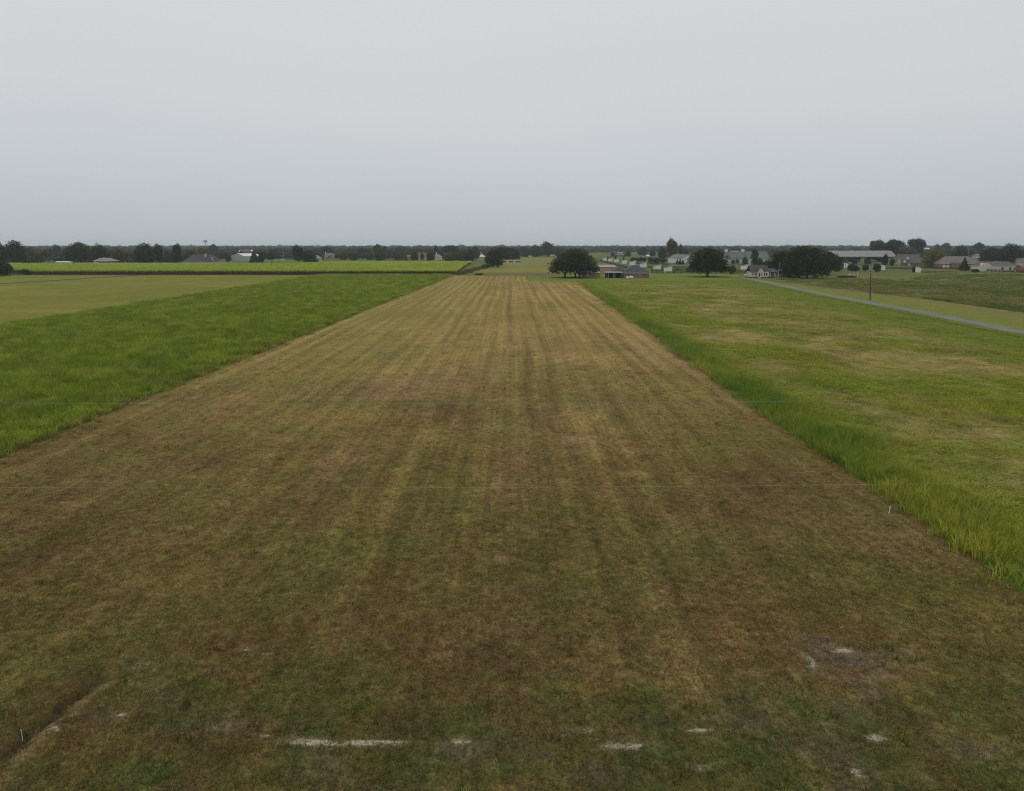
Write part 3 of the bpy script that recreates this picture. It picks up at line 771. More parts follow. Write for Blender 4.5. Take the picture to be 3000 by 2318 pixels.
# sugar cane
canec = proto_collection('cane_stand_clump', [cane_clump(60 + s, [M['blade'], M['stalk']]) for s in range(5)])
xs, yy = [], []
for (a, b, cx, cy) in ((397, 404, 1.0, .9), (404, 450, 1.6, 1.4), (450, 650, 2.1, 1.9)):
    X_, Y_ = np.meshgrid(np.arange(-420, -28, cx), np.arange(a, b, cy))
    xs.append(X_.ravel()); yy.append(Y_.ravel())
x = np.concatenate(xs); y = np.concatenate(yy)
x = x + rng.uniform(-.35, .35, len(x)); y = y + rng.uniform(-.5, .5, len(x))
front = np.interp(x, [-420, -150, -100, -32], [398, 398, 397, 396])
back = np.interp(x, [-420, -178, -172, -150, -32], [574, 578, 590, 648, 650])
k = (x < cane_right(y) - .4) & (y > front) & (y < back) & (np.abs(x) < .76 * y + 10) & ((x > -272) | (y > 420))
x, y = x[k], y[k]
n1 = fbm(x / 30, y / 30, 721, 3)
c = lerp(np.tile(np.array((.330, .410, .062)), (len(x), 1)), (.405, .460, .080), np.clip(.5 + 2 * (n1 - .5), 0, 1)) * rng.uniform(.88, 1.12, (len(x), 1))
s = np.interp(y, [396, 404, 450, 650], [1, 1.35, 1.8, 2.1])
scatter('sugar_cane', np.stack([x, y, np.zeros(len(x))], 1), rng.uniform(0, 6.28, len(x)), np.stack([s, s, rng.uniform(.9, 1.06, len(x))], 1), rng.integers(0, 5, len(x)), c, canec, 'broad block of bright green sugar cane with brown stalks along its front', 'sugar cane')

# ------------------------------------------------------------------ trees
def crown_mesh(name, seed, lobes, n, leaf, mat, inner=.5):
    r = np.random.default_rng(seed)
    L = np.array(lobes)
    w = (L[:, 3] * L[:, 4] * L[:, 5]) ** (2 / 3); w /= w.sum()
    li = r.choice(len(L), n, p=w)
    d = r.normal(size=(n, 3)); d /= np.linalg.norm(d, axis=1)[:, None]
    rad = inner + (1 - inner) * r.uniform(size=n) ** .6
    rad *= 1 + .16 * r.normal(size=n) * (r.uniform(size=n) < .35)
    c = L[li, :3] + d * L[li, 3:] * rad[:, None]
    c[:, 2] = np.maximum(c[:, 2], .02)
    nrm = d + .9 * r.normal(size=(n, 3)); nrm /= np.linalg.norm(nrm, axis=1)[:, None]
    t = np.cross(nrm, r.normal(size=(n, 3))); t /= np.linalg.norm(t, axis=1)[:, None]
    b = np.cross(nrm, t)
    s = leaf * r.uniform(.55, 1.35, n)[:, None]
    V = np.stack([c - t * s * .6, c + b * s * .45 - nrm * s * .15, c + t * s * .6, c - b * s * .45 - nrm * s * .15], 1).reshape(-1, 3)
    i = np.arange(n)[:, None] * 4 + np.arange(4)[None]
    return mesh_np(name, V, [i], [mat])
def trunk_mesh(name, seed, top, r0, mat, nl=5, trunks=((0, 0),), spread=.28):
    r = np.random.default_rng(seed); m = MB()
    for (tx, ty) in trunks:
        fork = top * r.uniform(.45, .6)
        m.tube([(tx, ty, -.01), (tx * .98, ty, fork * .35), (tx * .95 + r.normal() * .008, ty, fork)], [r0 * 1.35, r0, r0 * .85], 8)
        for k in range(nl):
            a = 6.283 * (k + r.uniform(-.25, .25)) / nl
            ex, ey, ez = tx + spread * math.cos(a) * r.uniform(.7, 1.1), ty + spread * math.sin(a) * r.uniform(.7, 1.1), top * r.uniform(1.3, 1.9)
            m.tube([(tx * .95, ty, fork * .92), (tx + (ex - tx) * .45, ty + (ey - ty) * .45, fork + (ez - fork) * .6), (ex, ey, ez)], [r0 * .6, r0 * .4, r0 * .12], 6)
    return m.mesh(name, mat, True)
def rl(seed, n, rx, zc, rz, size, flat=1.0):
    """n lobes spread over a dome"""
    r = random.Random(seed); out_ = []
    for k in range(n):
        a = k * 2.4 + r.uniform(-.4, .4); q = math.sqrt((k + .5) / n)
        x_, y_ = rx * q * math.cos(a), rx * q * math.sin(a)
        z_ = zc + rz * math.sqrt(max(0, 1 - q * q)) * r.uniform(.55, 1) * flat + r.uniform(-.03, .03)
        s_ = size * r.uniform(.8, 1.2)
        out_.append((x_, y_, z_, s_, s_, s_ * r.uniform(.9, 1.3)))
    return out_
TREE = {}
def add_proto(key, lobes, n, leaf, top, r0, bark='bark', nl=5, trunks=((0, 0),), spread=.25, inner=.5):
    TREE[key] = (crown_mesh('crown_' + key, hash_seed(key), lobes, n, leaf, M['leaf'], inner), trunk_mesh('trunk_' + key, hash_seed(key) + 1, top, r0, M[bark], nl, trunks, spread))
def hash_seed(s): return sum(ord(c) * (i + 3) for i, c in enumerate(s)) % 9973
def dome(seed, rings, core_):
    """rings of (n, radius, z, size)"""
    r = random.Random(seed); out_ = list(core_)
    for (n, rad, z_, size) in rings:
        ph = r.uniform(0, 6.28)
        for k in range(n):
            a = ph + 6.283 * (k + r.uniform(-.3, .3)) / n; q = rad * r.uniform(.86, 1.08); s_ = size * r.uniform(.8, 1.2)
            out_.append((q * math.cos(a), q * math.sin(a), z_ + r.uniform(-.045, .045), s_, s_, s_ * r.uniform(.95, 1.35)))
    return out_
OAK = [(11, .37, .27, .115), (10, .36, .40, .13), (9, .30, .56, .15), (6, .19, .72, .15), (2, .07, .80, .16)]
OAKC = [(0, 0, .42, .38, .38, .24), (0, 0, .58, .26, .26, .26)]
RND = [(7, .26, .20, .17), (8, .31, .38, .18), (8, .28, .58, .18), (5, .16, .76, .17), (1, .0, .82, .17)]
RNDC = [(0, 0, .36, .34, .34, .28), (0, 0, .6, .24, .24, .25)]
add_proto('oak_a', dome(3, OAK, OAKC), 15000, .027, .24, .016, trunks=((-.17, .02), (.02, 0), (.10, -.02)), spread=.2)
add_proto('oak_b', dome(5, OAK, OAKC), 14000, .028, .30, .028, nl=7, spread=.3)
add_proto('oak_c', dome(8, [(11, .37, .20, .14)] + OAK[1:], OAKC + [(0, 0, .26, .36, .36, .2)]), 15000, .027, .2, .02, trunks=((-.12, 0), (.06, .03), (.2, -.02)))
add_proto('round_a', dome(11, RND, RNDC), 6500, .038, .16, .022)
add_proto('round_b', dome(13, RND, RNDC), 6500, .038, .16, .024)
add_proto('round_c', dome(14, [(6, .27, .26, .17), (7, .30, .42, .18), (6, .26, .60, .18), (4, .15, .76, .17)], RNDC), 5200, .042, .22, .024, 'pale_bark')
add_proto('tall_a', [(0, 0, .22 + .09 * k, .36 - .03 * k + .05 * math.sin(k * 2), .34 - .03 * k, .12) for k in range(8)] + rl(15, 9, .30, .55, .34, .15), 4200, .046, .2, .028)
add_proto('tall_b', [(.06 * math.sin(k * 1.7), .06 * math.cos(k * 1.7), .28 + .085 * k, .34 - .022 * k, .34 - .022 * k, .11) for k in range(8)] + rl(17, 7, .30, .6, .28, .16), 3600, .05, .26, .03, 'pale_bark')
add_proto('pine_a', rl(19, 9, .36, .62, .26, .17) + rl(20, 6, .30, .42, .12, .15), 4400, .044, .40, .024, nl=6)
add_proto('cone_a', [(0, 0, .10 + .105 * k, .46 - .05 * k, .46 - .05 * k, .10) for k in range(9)], 2600, .06, .12, .02, inner=.6)
add_proto('sparse_a', rl(23, 11, .36, .50, .36, .13), 1500, .055, .34, .020, 'pale_bark', nl=7, spread=.32, inner=.2)
add_proto('bush_a', rl(27, 10, .34, .25, .50, .20) + [(0, 0, .3, .42, .42, .3)], 2200, .07, .2, .03)
add_proto('bush_b', rl(29, 8, .34, .30, .44, .22) + [(0, 0, .34, .40, .40, .32)], 1800, .075, .2, .03)
DARK = (.040, .050, .028); DKG = (.042, .058, .028); MIDG = (.062, .082, .034); OLV = (.085, .088, .036); BRN = (.095, .085, .055); GRY = (.092, .098, .070); YEL = (.125, .115, .035); BLU = (.045, .062, .042)
def tree(name, label, cat, kind, x0, x1, ytop, Y, col, group=None, ybase=None, rz=0.0, ztop=None, zs=1.0):
    if ybase is not None: Y = Yb(ybase)
    xc = .5 * (x0 + x1)
    w = Xa(x1, Y) - Xa(x0, Y); h = (Za(ytop, Y) if ztop is None else ztop)
    root = empty(name, (Xa(xc, Y), Y, 0), rz)
    tag(root, label, cat, group)
    cm, tm = TREE[kind]
    sc = (w * 1.0, w * 1.0, h * 1.0)
    t_ = link('trunk', tm, root); t_.scale = sc
    c_ = link('crown' if cat == 'tree' else 'foliage', cm, root); c_.scale = sc
    v = random.Random(hash_seed(label)).uniform(.9, 1.12)
    v *= 1.12; c_.color = (col[0] * v, col[1] * v, col[2] * v, 1)
    return root
GL = 'trees beyond the sugar cane'; GM = 'trees around the far meadow'; GR = 'trees among the farm buildings on the right'; GS = 'shrubs among the paddocks'
LEFT = [
 ('oak_tree', 'dark oak cut off by the left edge under the antenna mast', 'round_a', -14, 26, 711, 640, DARK, GL),
 ('oak_tree', 'tall dark rounded tree at far left, highest beyond the cane', 'round_b', 17, 84, 703, 645, DARK, GL),
 ('tree', 'small brownish tree just right of the tallest far left tree', 'tall_b', 78, 108, 724, 640, BRN, GL),
 ('tree', 'pale trunked thin tree with greyish crown beyond the cane at far left', 'sparse_a', 120, 172, 726, 640, BRN, GL),
 ('tree', 'low olive tree between the brownish tree and the pale trunked one', 'round_c', 98, 132, 737, 648, OLV, GL),
 ('tree', 'distant dark round tree rising above the pale trunked trees at left', 'round_b', 154, 186, 716, 950, BLU, GL),
 ('tree', 'second pale trunked scraggly tree, left of the wide dark oak', 'sparse_a', 170, 210, 729, 650, GRY, GL),
 ('oak_tree', 'wide dark oak left of the grey roofed house beyond the cane', 'oak_b', 196, 276, 709, 655, DARK, GL),
 ('oak_tree', 'dark oak directly behind the grey roofed house', 'round_a', 262, 326, 716, 680, DARK, GL),
 ('tree', 'olive brown tree right of the grey roofed house', 'round_c', 324, 372, 723, 660, OLV, GL),
 ('tree', 'thin brownish tree in front of the small red shed', 'sparse_a', 362, 396, 736, 665, BRN, GL),
 ('oak_tree', 'big dark round oak left of the dark roofed house', 'round_b', 394, 462, 711, 645, DARK, GL),
 ('tree', 'dark tree touching the right side of the big round oak', 'tall_a', 450, 486, 716, 655, DARK, GL),
 ('tree', 'greyish low tree between two taller dark trees left of the dark roof', 'round_c', 476, 510, 730, 650, GRY, GL),
 ('tree', 'narrow tall dark tree beside the left end of the dark roofed house', 'tall_a', 502, 542, 716, 650, DKG, GL),
 ('tree', 'olive tree behind the left half of the dark roof', 'round_c', 540, 582, 730, 720, OLV, GL),
 ('tree', 'yellowish olive tree behind the dark roof near its chimney', 'round_a', 570, 618, 724, 760, YEL, GL),
 ('tree', 'hazy tree with a tall top right of the water tower', 'tall_b', 612, 642, 716, 1250, BLU, GL),
 ('tree', 'brownish tree behind the right end of the dark roofed house', 'round_c', 596, 640, 736, 740, BRN, GL),
 ('tree', 'dark green tree between the dark roofed house and the white metal barn', 'round_b', 632, 676, 738, 900, BLU, GL),
 ('conifer_tree', 'dark conifer at the right corner of the white metal barn', 'cone_a', 729, 763, 733, 690, DKG, GL),
 ('tree', 'dark tree right of the conifer by the white barn', 'round_b', 755, 778, 737, 700, DARK, GL),
 ('tree', 'small dark tree behind the parked vehicles', 'round_a', 780, 812, 737, 830, DKG, GL),
 ('tree', 'bare looking grey brown tree behind the grey utility pole', 'sparse_a', 806, 852, 732, 850, BRN, GL),
 ('oak_tree', 'tall dark oak behind the middle of the cane', 'tall_a', 852, 898, 720, 700, DARK, GL),
 ('oak_tree', 'lower dark oak right of the tall one behind the cane', 'round_b', 882, 930, 732, 700, DARK, GL),
 ('tree', 'grey olive tree left of the cream two storey house', 'round_c', 912, 952, 734, 780, GRY, GL),
 ('tree', 'hazy dark tree behind the cream two storey house', 'oak_b', 928, 982, 722, 1050, BLU, GL),
 ('shrub', 'low yellow green shrub at the back edge of the cane', 'bush_a', 902, 936, 755, 700, YEL, GL),
 ('tree', 'green tree right of the cream two storey house', 'round_a', 992, 1022, 737, 820, OLV, GL),
 ('tree', 'larger green tree two right of the cream house', 'round_b', 1018, 1052, 735, 800, MIDG, GL),
 ('tree', 'dark tree behind the green trees right of the cream house', 'oak_c', 1040, 1092, 726, 1000, BLU, GL),
 ('tree', 'small green tree left of the tall greyish tree', 'round_a', 1072, 1096, 738, 820, MIDG, GL),
 ('tree', 'tall greyish green tree standing above its neighbours behind the cane', 'tall_b', 1090, 1128, 716, 860, GRY, GL),
 ('tree', 'grey brown tree right of the tall greyish one', 'tall_b', 1118, 1142, 722, 850, GRY, GL),
 ('tree', 'low dark tree in front of the tall greyish tree', 'round_b', 1094, 1134, 741, 800, DKG, GL),
 ('tree', 'brown grey tree with a pale trunk behind the cane', 'sparse_a', 1132, 1160, 733, 800, BRN, GL),
 ('tree', 'rounded brownish tree left of the narrow olive one', 'round_c', 1148, 1184, 734, 810, BRN, GL),
 ('oak_tree', 'hazy dark oak behind the rounded brownish tree', 'oak_b', 1154, 1190, 722, 1150, BLU, GL),
 ('tree', 'narrow yellowish olive tree left of the orange brick house', 'cone_a', 1180, 1196, 735, 800, YEL, GL),
 ('tree', 'dark green round tree right of the orange brick house', 'round_a', 1202, 1228, 735, 790, DKG, GL),
 ('tree', 'small reddish tree in front of the pale house behind the cane', 'round_c', 1229, 1245, 741, 815, BRN, GL),
 ('tree', 'dark green tree between two pale houses behind the cane', 'round_b', 1246, 1276, 735, 780, DKG, GL),
 ('tree', 'thin dark tree behind the house with the white chimney', 'tall_a', 1270, 1286, 720, 1000, DARK, GL),
 ('oak_tree', 'broad dark oak right of the white chimney', 'oak_b', 1286, 1354, 718, 960, DKG, GL),
 ('tree', 'low olive tree at the back right of the cane', 'bush_a', 1294, 1346, 737, 730, OLV, GL),
 ('tree', 'dark olive tree near the right end of the cane', 'round_b', 1336, 1376, 729, 740, OLV, GL),
 ('tree', 'dark leafy tree at the right end of the cane', 'round_a', 1362, 1392, 727, 735, DARK, GL),
 ('tree', 'grey green tree left of the lone round tree', 'tall_b', 1380, 1410, 730, 790, GRY, GL),
 ('tree', 'dark tree top behind the grey green tree at the cane corner', 'round_a', 1380, 1406, 720, 950, DARK, GL),
]
for (nm, lb, kd, a, b, t, Y, c, g) in LEFT:
    tree(nm, lb, 'shrub' if nm == 'shrub' else 'tree', kd, a, b, t, Y, c, g, rz=hash_seed(lb) * .37)
MORE = [
 ('tree', 'lone dark round tree at the edge of the far meadow', 'tree', 'round_a', 1414, 1480, 729, 783, DARK, GM),
 ('oak_tree', 'dark oak behind the lone round tree', 'tree', 'oak_b', 1438, 1500, 723, 763, DARK, GM),
 ('oak_tree', 'dark spreading oak right of the one behind the lone tree', 'tree', 'oak_c', 1472, 1526, 724, 763, DARK, GM),
 ('tree', 'dark tree left of two beside the tall far meadow tree', 'tree', 'round_b', 1516, 1556, 723, 753, BLU, GM),
 ('tree', 'dark tree touching the left side of the tall far meadow tree', 'tree', 'round_a', 1548, 1592, 719, 753, BLU, GM),
 ('oak_tree', 'tallest tree beyond the far meadow, above a small house', 'tree', 'tall_a', 1578, 1630, 709, 752.5, DKG, GM),
 ('tree', 'low dark tree right of the tallest far meadow tree', 'tree', 'round_b', 1618, 1656, 724, 752, BLU, GM),
 ('live_oak', 'big spreading live oak with three trunks at the end of the mown strip', 'tree', 'oak_a', 1603, 1761, 729, 813.5, (.046, .056, .026), None),
 ('live_oak', 'single trunk live oak left of the white cottage', 'tree', 'oak_b', 2006, 2138, 725, 811, (.040, .048, .026), None),
 ('live_oak', 'left crown of the oak grove, hanging over the cottage porch', 'tree', 'oak_c', 2244, 2340, 731, 810, (.040, .049, .026), 'oak grove right of the cottage'),
 ('live_oak', 'tallest middle oak of the grove right of the cottage', 'tree', 'oak_c', 2286, 2428, 715, 815, (.038, .046, .025), 'oak grove right of the cottage'),
 ('live_oak', 'right and lowest crown of the oak grove beside the long barn', 'tree', 'oak_b', 2386, 2466, 738, 806, (.040, .047, .026), 'oak grove right of the cottage'),
 ('shrub', 'green shrub at the right foot of the single trunk oak', 'shrub', 'bush_a', 2132, 2156, 772, 803, MIDG, GS),
 ('tree', 'tall yellowish topped tree above the white sheds', 'tree', 'tall_a', 1944, 1992, 701, 767, OLV, GR),
 ('tree', 'dark tree left of the tall yellowish topped tree', 'tree', 'round_b', 1924, 1956, 722, 763, DKG, GR),
 ('tree', 'dark tree behind the white gabled barn', 'tree', 'tall_a', 1984, 2002, 716, 758, BLU, GR),
 ('tree', 'lower dark tree right behind the white gabled barn', 'tree', 'round_a', 1996, 2018, 726, 758, BLU, GR),
 ('tree', 'dark tree beside the dark brick house with dormers', 'tree', 'round_b', 1831, 1850, 735, 752, DARK, GR),
 ('tree', 'dark tree at the left end of the dark brick house', 'tree', 'round_a', 1790, 1802, 739, 752, DARK, GR),
 ('tree', 'hazy dark tree left of two behind the shrub row', 'tree', 'round_b', 1866, 1900, 723, 749, BLU, GR),
 ('tree', 'hazy dark tree right of two behind the shrub row', 'tree', 'round_a', 1900, 1922, 732, 752, BLU, GR),
 ('tree', 'dark green tree in front of the slate roofed stable', 'tree', 'tall_a', 2195, 2225, 731, 781, DKG, GR),
 ('tree', 'small reddish tree at the stable front, leftmost of three', 'tree', 'round_c', 2152, 2165, 758, 773, BRN, GR),
 ('tree', 'small green tree at the stable front, beside the reddish one', 'tree', 'round_a', 2172, 2192, 752, 777, MIDG, GR),
 ('shrub', 'leafy shrub in front of the stable, right of its dark green tree', 'shrub', 'bush_a', 2212, 2236, 752, 781, MIDG, GS),
 ('shrub', 'leafy shrub at the left edge of the oak grove', 'shrub', 'bush_b', 2232, 2262, 758, 790, MIDG, GS),
 ('tree', 'clustered tall dark trees behind the right end of the long open barn', 'tree', 'pine_a', 2540, 2592, 703, 760, DARK, GR),
 ('tree', 'tall dark tree right of the clustered one above the yellow gabled house', 'tree', 'pine_a', 2584, 2646, 701, 760, DARK, GR),
 ('tree', 'tallest dark rounded tree above the yellow and brick house', 'tree', 'pine_a', 2650, 2708, 698, 759, DARK, GR),
 ('tree', 'brownish olive tree behind the yellow gabled house', 'tree', 'round_c', 2622, 2690, 722, 768, OLV, GR),
 ('tree', 'yellow green leafy tree between the two brick houses', 'tree', 'round_b', 2697, 2769, 729, 784, YEL, GR),
 ('tree', 'hazy rounded tree left of two on the skyline above the brick ranch', 'tree', 'round_b', 2736, 2752, 714, 746, BLU, GR),
 ('tree', 'hazy wide tree right of two on the skyline above the brick ranch', 'tree', 'oak_b', 2750, 2786, 711, 747, BLU, GR),
 ('tree', 'dark tree behind the ridge of the brick ranch house', 'tree', 'round_a', 2784, 2836, 719, 764, DKG, GR),
 ('tree', 'hazy tree with a notched top behind the small utility pole', 'tree', 'tall_b', 2844, 2884, 711, 752, BLU, GR),
 ('tree', 'dark tree left of the big rounded one behind the white building', 'tree', 'oak_b', 2866, 2936, 724, 774, DKG, GR),
 ('tree', 'big dark rounded tree behind the right end of the white building', 'tree', 'round_b', 2920, 2998, 713, 775, DARK, GR),
 ('tree', 'dark tree cut off by the right edge', 'tree', 'round_a', 2984, 3030, 722, 772, DKG, GR),
 ('conifer_tree', 'small conical evergreen in front of the brick ranch house', 'tree', 'cone_a', 2806, 2840, 756, 793, DKG, GR),
 ('shrub', 'low round shrub by the fence left of the white building', 'shrub', 'bush_b', 2844, 2868, 786, 799, DKG, GS),
 ('shrub', 'rusty brown shrub against the left end of the white building', 'shrub', 'bush_a', 2874, 2890, 761, 789, BRN, GS),
 ('shrub', 'wide dark shrub below the pale shed near the pipe frame', 'shrub', 'bush_a', 2480, 2518, 770, 796, DKG, GS),
 ('shrub', 'round dark shrub in the middle of three along the paddock fence', 'shrub', 'bush_b', 2524, 2546, 772, 795, DKG, GS),
 ('shrub', 'tall dark shrub left of the white shed near the power pole', 'shrub', 'bush_a', 2556, 2582, 768, 797, DKG, GS),
 ('shrub', 'dark shrub in front of the middle of the long open barn', 'shrub', 'bush_a', 2530, 2552, 754, 775, DARK, GS),
 ('tree', 'dark tree in front of the right end of the long open barn', 'tree', 'round_a', 2582, 2602, 744, 778, DARK, GR),
 ('shrub', 'greyish shrub beside the yellow gabled house', 'shrub', 'bush_a', 2604, 2624, 755, 779, BLU, GS),
 ('shrub', 'yellowish shrub in front of the left end of the open barn', 'shrub', 'bush_b', 2470, 2486, 757, 772, OLV, GS),
 ('shrub', 'dark shrub at the left front of the long open barn', 'shrub', 'bush_a', 2494, 2512, 757, 774, DKG, GS),
 ('shrub', 'large dark shrub at the left edge in front of the cane', 'shrub', 'bush_a', -22, 38, 757, 809, (.042, .062, .028), None),
 ('tree', 'olive tree rising behind the large shrub at the left edge', 'tree', 'round_c', -30, 24, 741, 806, (.055, .072, .03), None),
 ('shrub', 'small dark shrub in front of the cane near the left edge', 'shrub', 'bush_b', 63, 88, 785, 805.5, DKG, None),
 ('shrub', 'green shrub at the ditch left of the lone round tree', 'shrub', 'bush_b', 1408, 1436, 772, 787, MIDG, None),
 ('shrub', 'brown green shrub at the far left corner of the mown strip', 'shrub', 'bush_a', 1388, 1420, 799, 806, (.11, .105, .04), None),
]
for (nm, lb, ct, kd, a, b, t, yb, c, g) in MORE:
    tree(nm, lb, ct, kd, a, b, t, None, c, g, ybase=yb, rz=(hash_seed(lb) * .37 if not nm == 'live_oak' else 0))
row = [(1846, 1856), (1853, 1866), (1862, 1876), (1872, 1884), (1880, 1894)]
words = ('leftmost', 'second', 'middle', 'fourth', 'rightmost')
for k, (a, b) in enumerate(row):
    tree('shrub', '%s of five dark shrubs in the row behind the white sheds' % words[k], 'shrub', ('bush_a', 'bush_b')[k % 2], a, b, 751 + (k % 3), None, DKG, GS, ybase=767, rz=k * 1.3)
for k, (a, b) in enumerate([(1896, 1918), (1912, 1936), (1930, 1954)]):
    tree('shrub', '%s of three brownish thicket shrubs behind the two nearest sheds' % ('left', 'middle', 'right')[k], 'shrub', ('bush_b', 'bush_a')[k % 2], a, b, 750 + k, None, (.075, .08, .045), GS, ybase=772, rz=k * 2.1)
for k, (a, b, t) in enumerate([(1978, 1990, 759), (1986, 1998, 757), (1994, 2006, 761)]):
    tree('conifer_tree', '%s of three small evergreens in front of the white gabled barn' % ('left', 'middle', 'right')[k], 'tree', 'cone_a', a, b, t, None, DKG, GR, ybase=775, rz=k * 1.1)
for k, (a, b) in enumerate([(1777, 1784), (1786, 1792), (1799, 1806), (1824, 1831)]):
    tree('shrub', '%s small dark sapling behind the row of white sheds' % ('leftmost', 'second', 'third', 'rightmost')[k], 'shrub', 'tall_a', a, b, 751, None, DKG, GS, ybase=762, rz=k)

# far woods that read as one mass
far_protos = proto_collection('far_crown', [crown_mesh('far_crown', 300 + s, rl(301 + s, 7 + s % 3, .34, .42 - .05 * (s % 2), .42, .22) + [(0, 0, .36, .42, .42, .34)], 420, .11, M['far_leaf']) for s in range(5)])
X_, Y_, S_, Z_ = [], [], [], []
r = np.random.default_rng(99)
for (Ya, n_rows, hgt, dens) in ((700, 2, 7.0, .97), (905, 2, 7.5, .95), (990, 3, 8.8, .95), (1180, 3, 10.0, .95), (1420, 3, 11.5, .97), (1750, 3, 13, 1), (2150, 3, 14.5, 1), (2700, 3, 16, 1), (3500, 3, 17.5, 1), (4600, 3, 19, 1)):
    for q in range(n_rows):
        Yr = Ya * (1 + .045 * q)
        wv = 15 + Ya * .004
        xs = np.arange(-.82 * Yr - 60, .82 * Yr + 60, wv * .58)
        xs = xs + r.uniform(-.3, .3, len(xs)) * wv
        yy = Yr + r.uniform(-.02, .02, len(xs)) * Yr
        keep = fbm(xs / 130, yy / 130, 801 + q, 3) < dens * .62 + (dens > .9)
        # open views: the far meadow and the farm on the right stay clear of wood
        keep &= ~((yy < 1140) & (xs > -62) & (xs < 330))
        keep &= ~((yy < 900 + .1 * xs) & (xs > 0))
        keep &= ~((yy < 1700) & (xs > 120) & (xs < 330))
        keep &= ~((yy < 800) & (xs > -325))
        xs, yy = xs[keep], yy[keep]
        X_.append(xs); Y_.append(yy); S_.append(wv * r.uniform(.8, 1.35, len(xs))); Z_.append(hgt * r.uniform(.72, 1.12, len(xs)) * (.62 + .76 * fbm(xs / 45, yy / 45, 811, 3)))
x = np.concatenate(X_); y = np.concatenate(Y_); s = np.concatenate(S_); z = np.concatenate(Z_)
c = lerp(np.tile(np.array((.046, .062, .034)), (len(x), 1)), (.090, .098, .050), fbm(x / 40, y / 40, 821, 2)) * r.uniform(.8, 1.2, (len(x), 1))
scatter('distant_woods', np.stack([x, y, np.zeros(len(x))], 1), r.uniform(0, 6.28, len(x)), np.stack([s, s, z], 1), r.integers(0, 5, len(x)), c, far_protos, 'hazy blue green woods along the whole horizon', 'woods')

# ------------------------------------------------------------------ buildings
def gable_roof(W, D, e, rg, axis, ov=.5, th=.18):
    """ridge along axis; W along x, D along y, centred on the origin"""
    m = MB()
    if axis == 'X':
        a, b = W / 2 + ov, D / 2 + ov; k = (rg - e) / (D / 2)
        for s in (-1, 1):
            p = [(-a, s * b, e - k * ov), (a, s * b, e - k * ov), (a, 0, rg), (-a, 0, rg)]
            m.add(p + [(q[0], q[1], q[2] + th) for q in p], [(0, 1, 2, 3)[::s], (4, 5, 6, 7)[::-s], (0, 4, 5, 1), (1, 5, 6, 2), (2, 6, 7, 3), (3, 7, 4, 0)])
    else:
        a, b = D / 2 + ov, W / 2 + ov; k = (rg - e) / (W / 2)
        for s in (-1, 1):
            p = [(s * b, -a, e - k * ov), (s * b, a, e - k * ov), (0, a, rg), (0, -a, rg)]
            m.add(p + [(q[0], q[1], q[2] + th) for q in p], [(0, 1, 2, 3)[::-s], (4, 5, 6, 7)[::s], (0, 4, 5, 1), (1, 5, 6, 2), (2, 6, 7, 3), (3, 7, 4, 0)])
    return m
def hip_roof(W, D, e, rg, ov=.5, ridge=None):
    m = MB(); a, b = W / 2 + ov, D / 2 + ov
    r_ = max(.3, (a - b) if ridge is None else ridge)
    m.add([(-a, -b, e), (a, -b, e), (a, b, e), (-a, b, e), (-r_, 0, rg), (r_, 0, rg)],
          [(0, 3, 2, 1), (0, 1, 5, 4), (1, 2, 5), (2, 3, 4, 5), (3, 0, 4)])
    return m
def walls(W, D, e, rg=None, axis=None):
    m = MB(); a, b = W / 2, D / 2
    if axis == 'Y':
        m.add([(-a, -b, 0), (a, -b, 0), (a, -b, e), (0, -b, rg - .05), (-a, -b, e), (-a, b, 0), (a, b, 0), (a, b, e), (0, b, rg - .05), (-a, b, e)],
              [(0, 1, 2, 3, 4), (6, 5, 9, 8, 7), (5, 0, 4, 9), (1, 6, 7, 2), (4, 3, 8, 9), (3, 2, 7, 8), (0, 5, 6, 1)])
    elif axis == 'X':
        m.add([(-a, -b, 0), (-a, b, 0), (-a, b, e), (-a, 0, rg - .05), (-a, -b, e), (a, -b, 0), (a, b, 0), (a, b, e), (a, 0, rg - .05), (a, -b, e)],
              [(0, 4, 3, 2, 1), (5, 6, 7, 8, 9), (0, 5, 9, 4), (1, 2, 7, 6), (4, 9, 8, 3), (3, 8, 7, 2), (0, 1, 6, 5)])
    else:
        m.box(-a, a, -b, b, 0, e)
    return m
def opening(root, W, D, face, u, z0, w, h, kind, mat='glass', trim='white'):
    """window or door standing a little proud of a wall"""
    if face == 'front': o, rz = (-W / 2 + u * W, -D / 2, 0), 0
    elif face == 'left': o, rz = (-W / 2, D / 2 - u * D, 0), -math.pi / 2
    else: o, rz = (W / 2, -D / 2 + u * D, 0), math.pi / 2
    p = MB().box(-w / 2, w / 2, -.05, .02, z0, z0 + h).build(kind, M[mat], root, loc=o, rot=(0, 0, rz))
    t = .10
    f = MB()
    f.box(-w / 2 - t, -w / 2, -.09, .01, z0 - (0 if kind == 'door' else t), z0 + h + t); f.box(w / 2, w / 2 + t, -.09, .01, z0 - (0 if kind == 'door' else t), z0 + h + t)
    f.box(-w / 2, w / 2, -.09, .01, z0 + h, z0 + h + t)
    if kind == 'window':
        f.box(-w / 2, w / 2, -.09, .01, z0 - t, z0); f.box(-.03, .03, -.075, .01, z0, z0 + h); f.box(-w / 2, -.03, -.072, .01, z0 + h * .5 - .03, z0 + h * .5 + .03); f.box(.03, w / 2, -.072, .01, z0 + h * .5 - .03, z0 + h * .5 + .03)
    f.build('frame', M[trim], p)
    return p
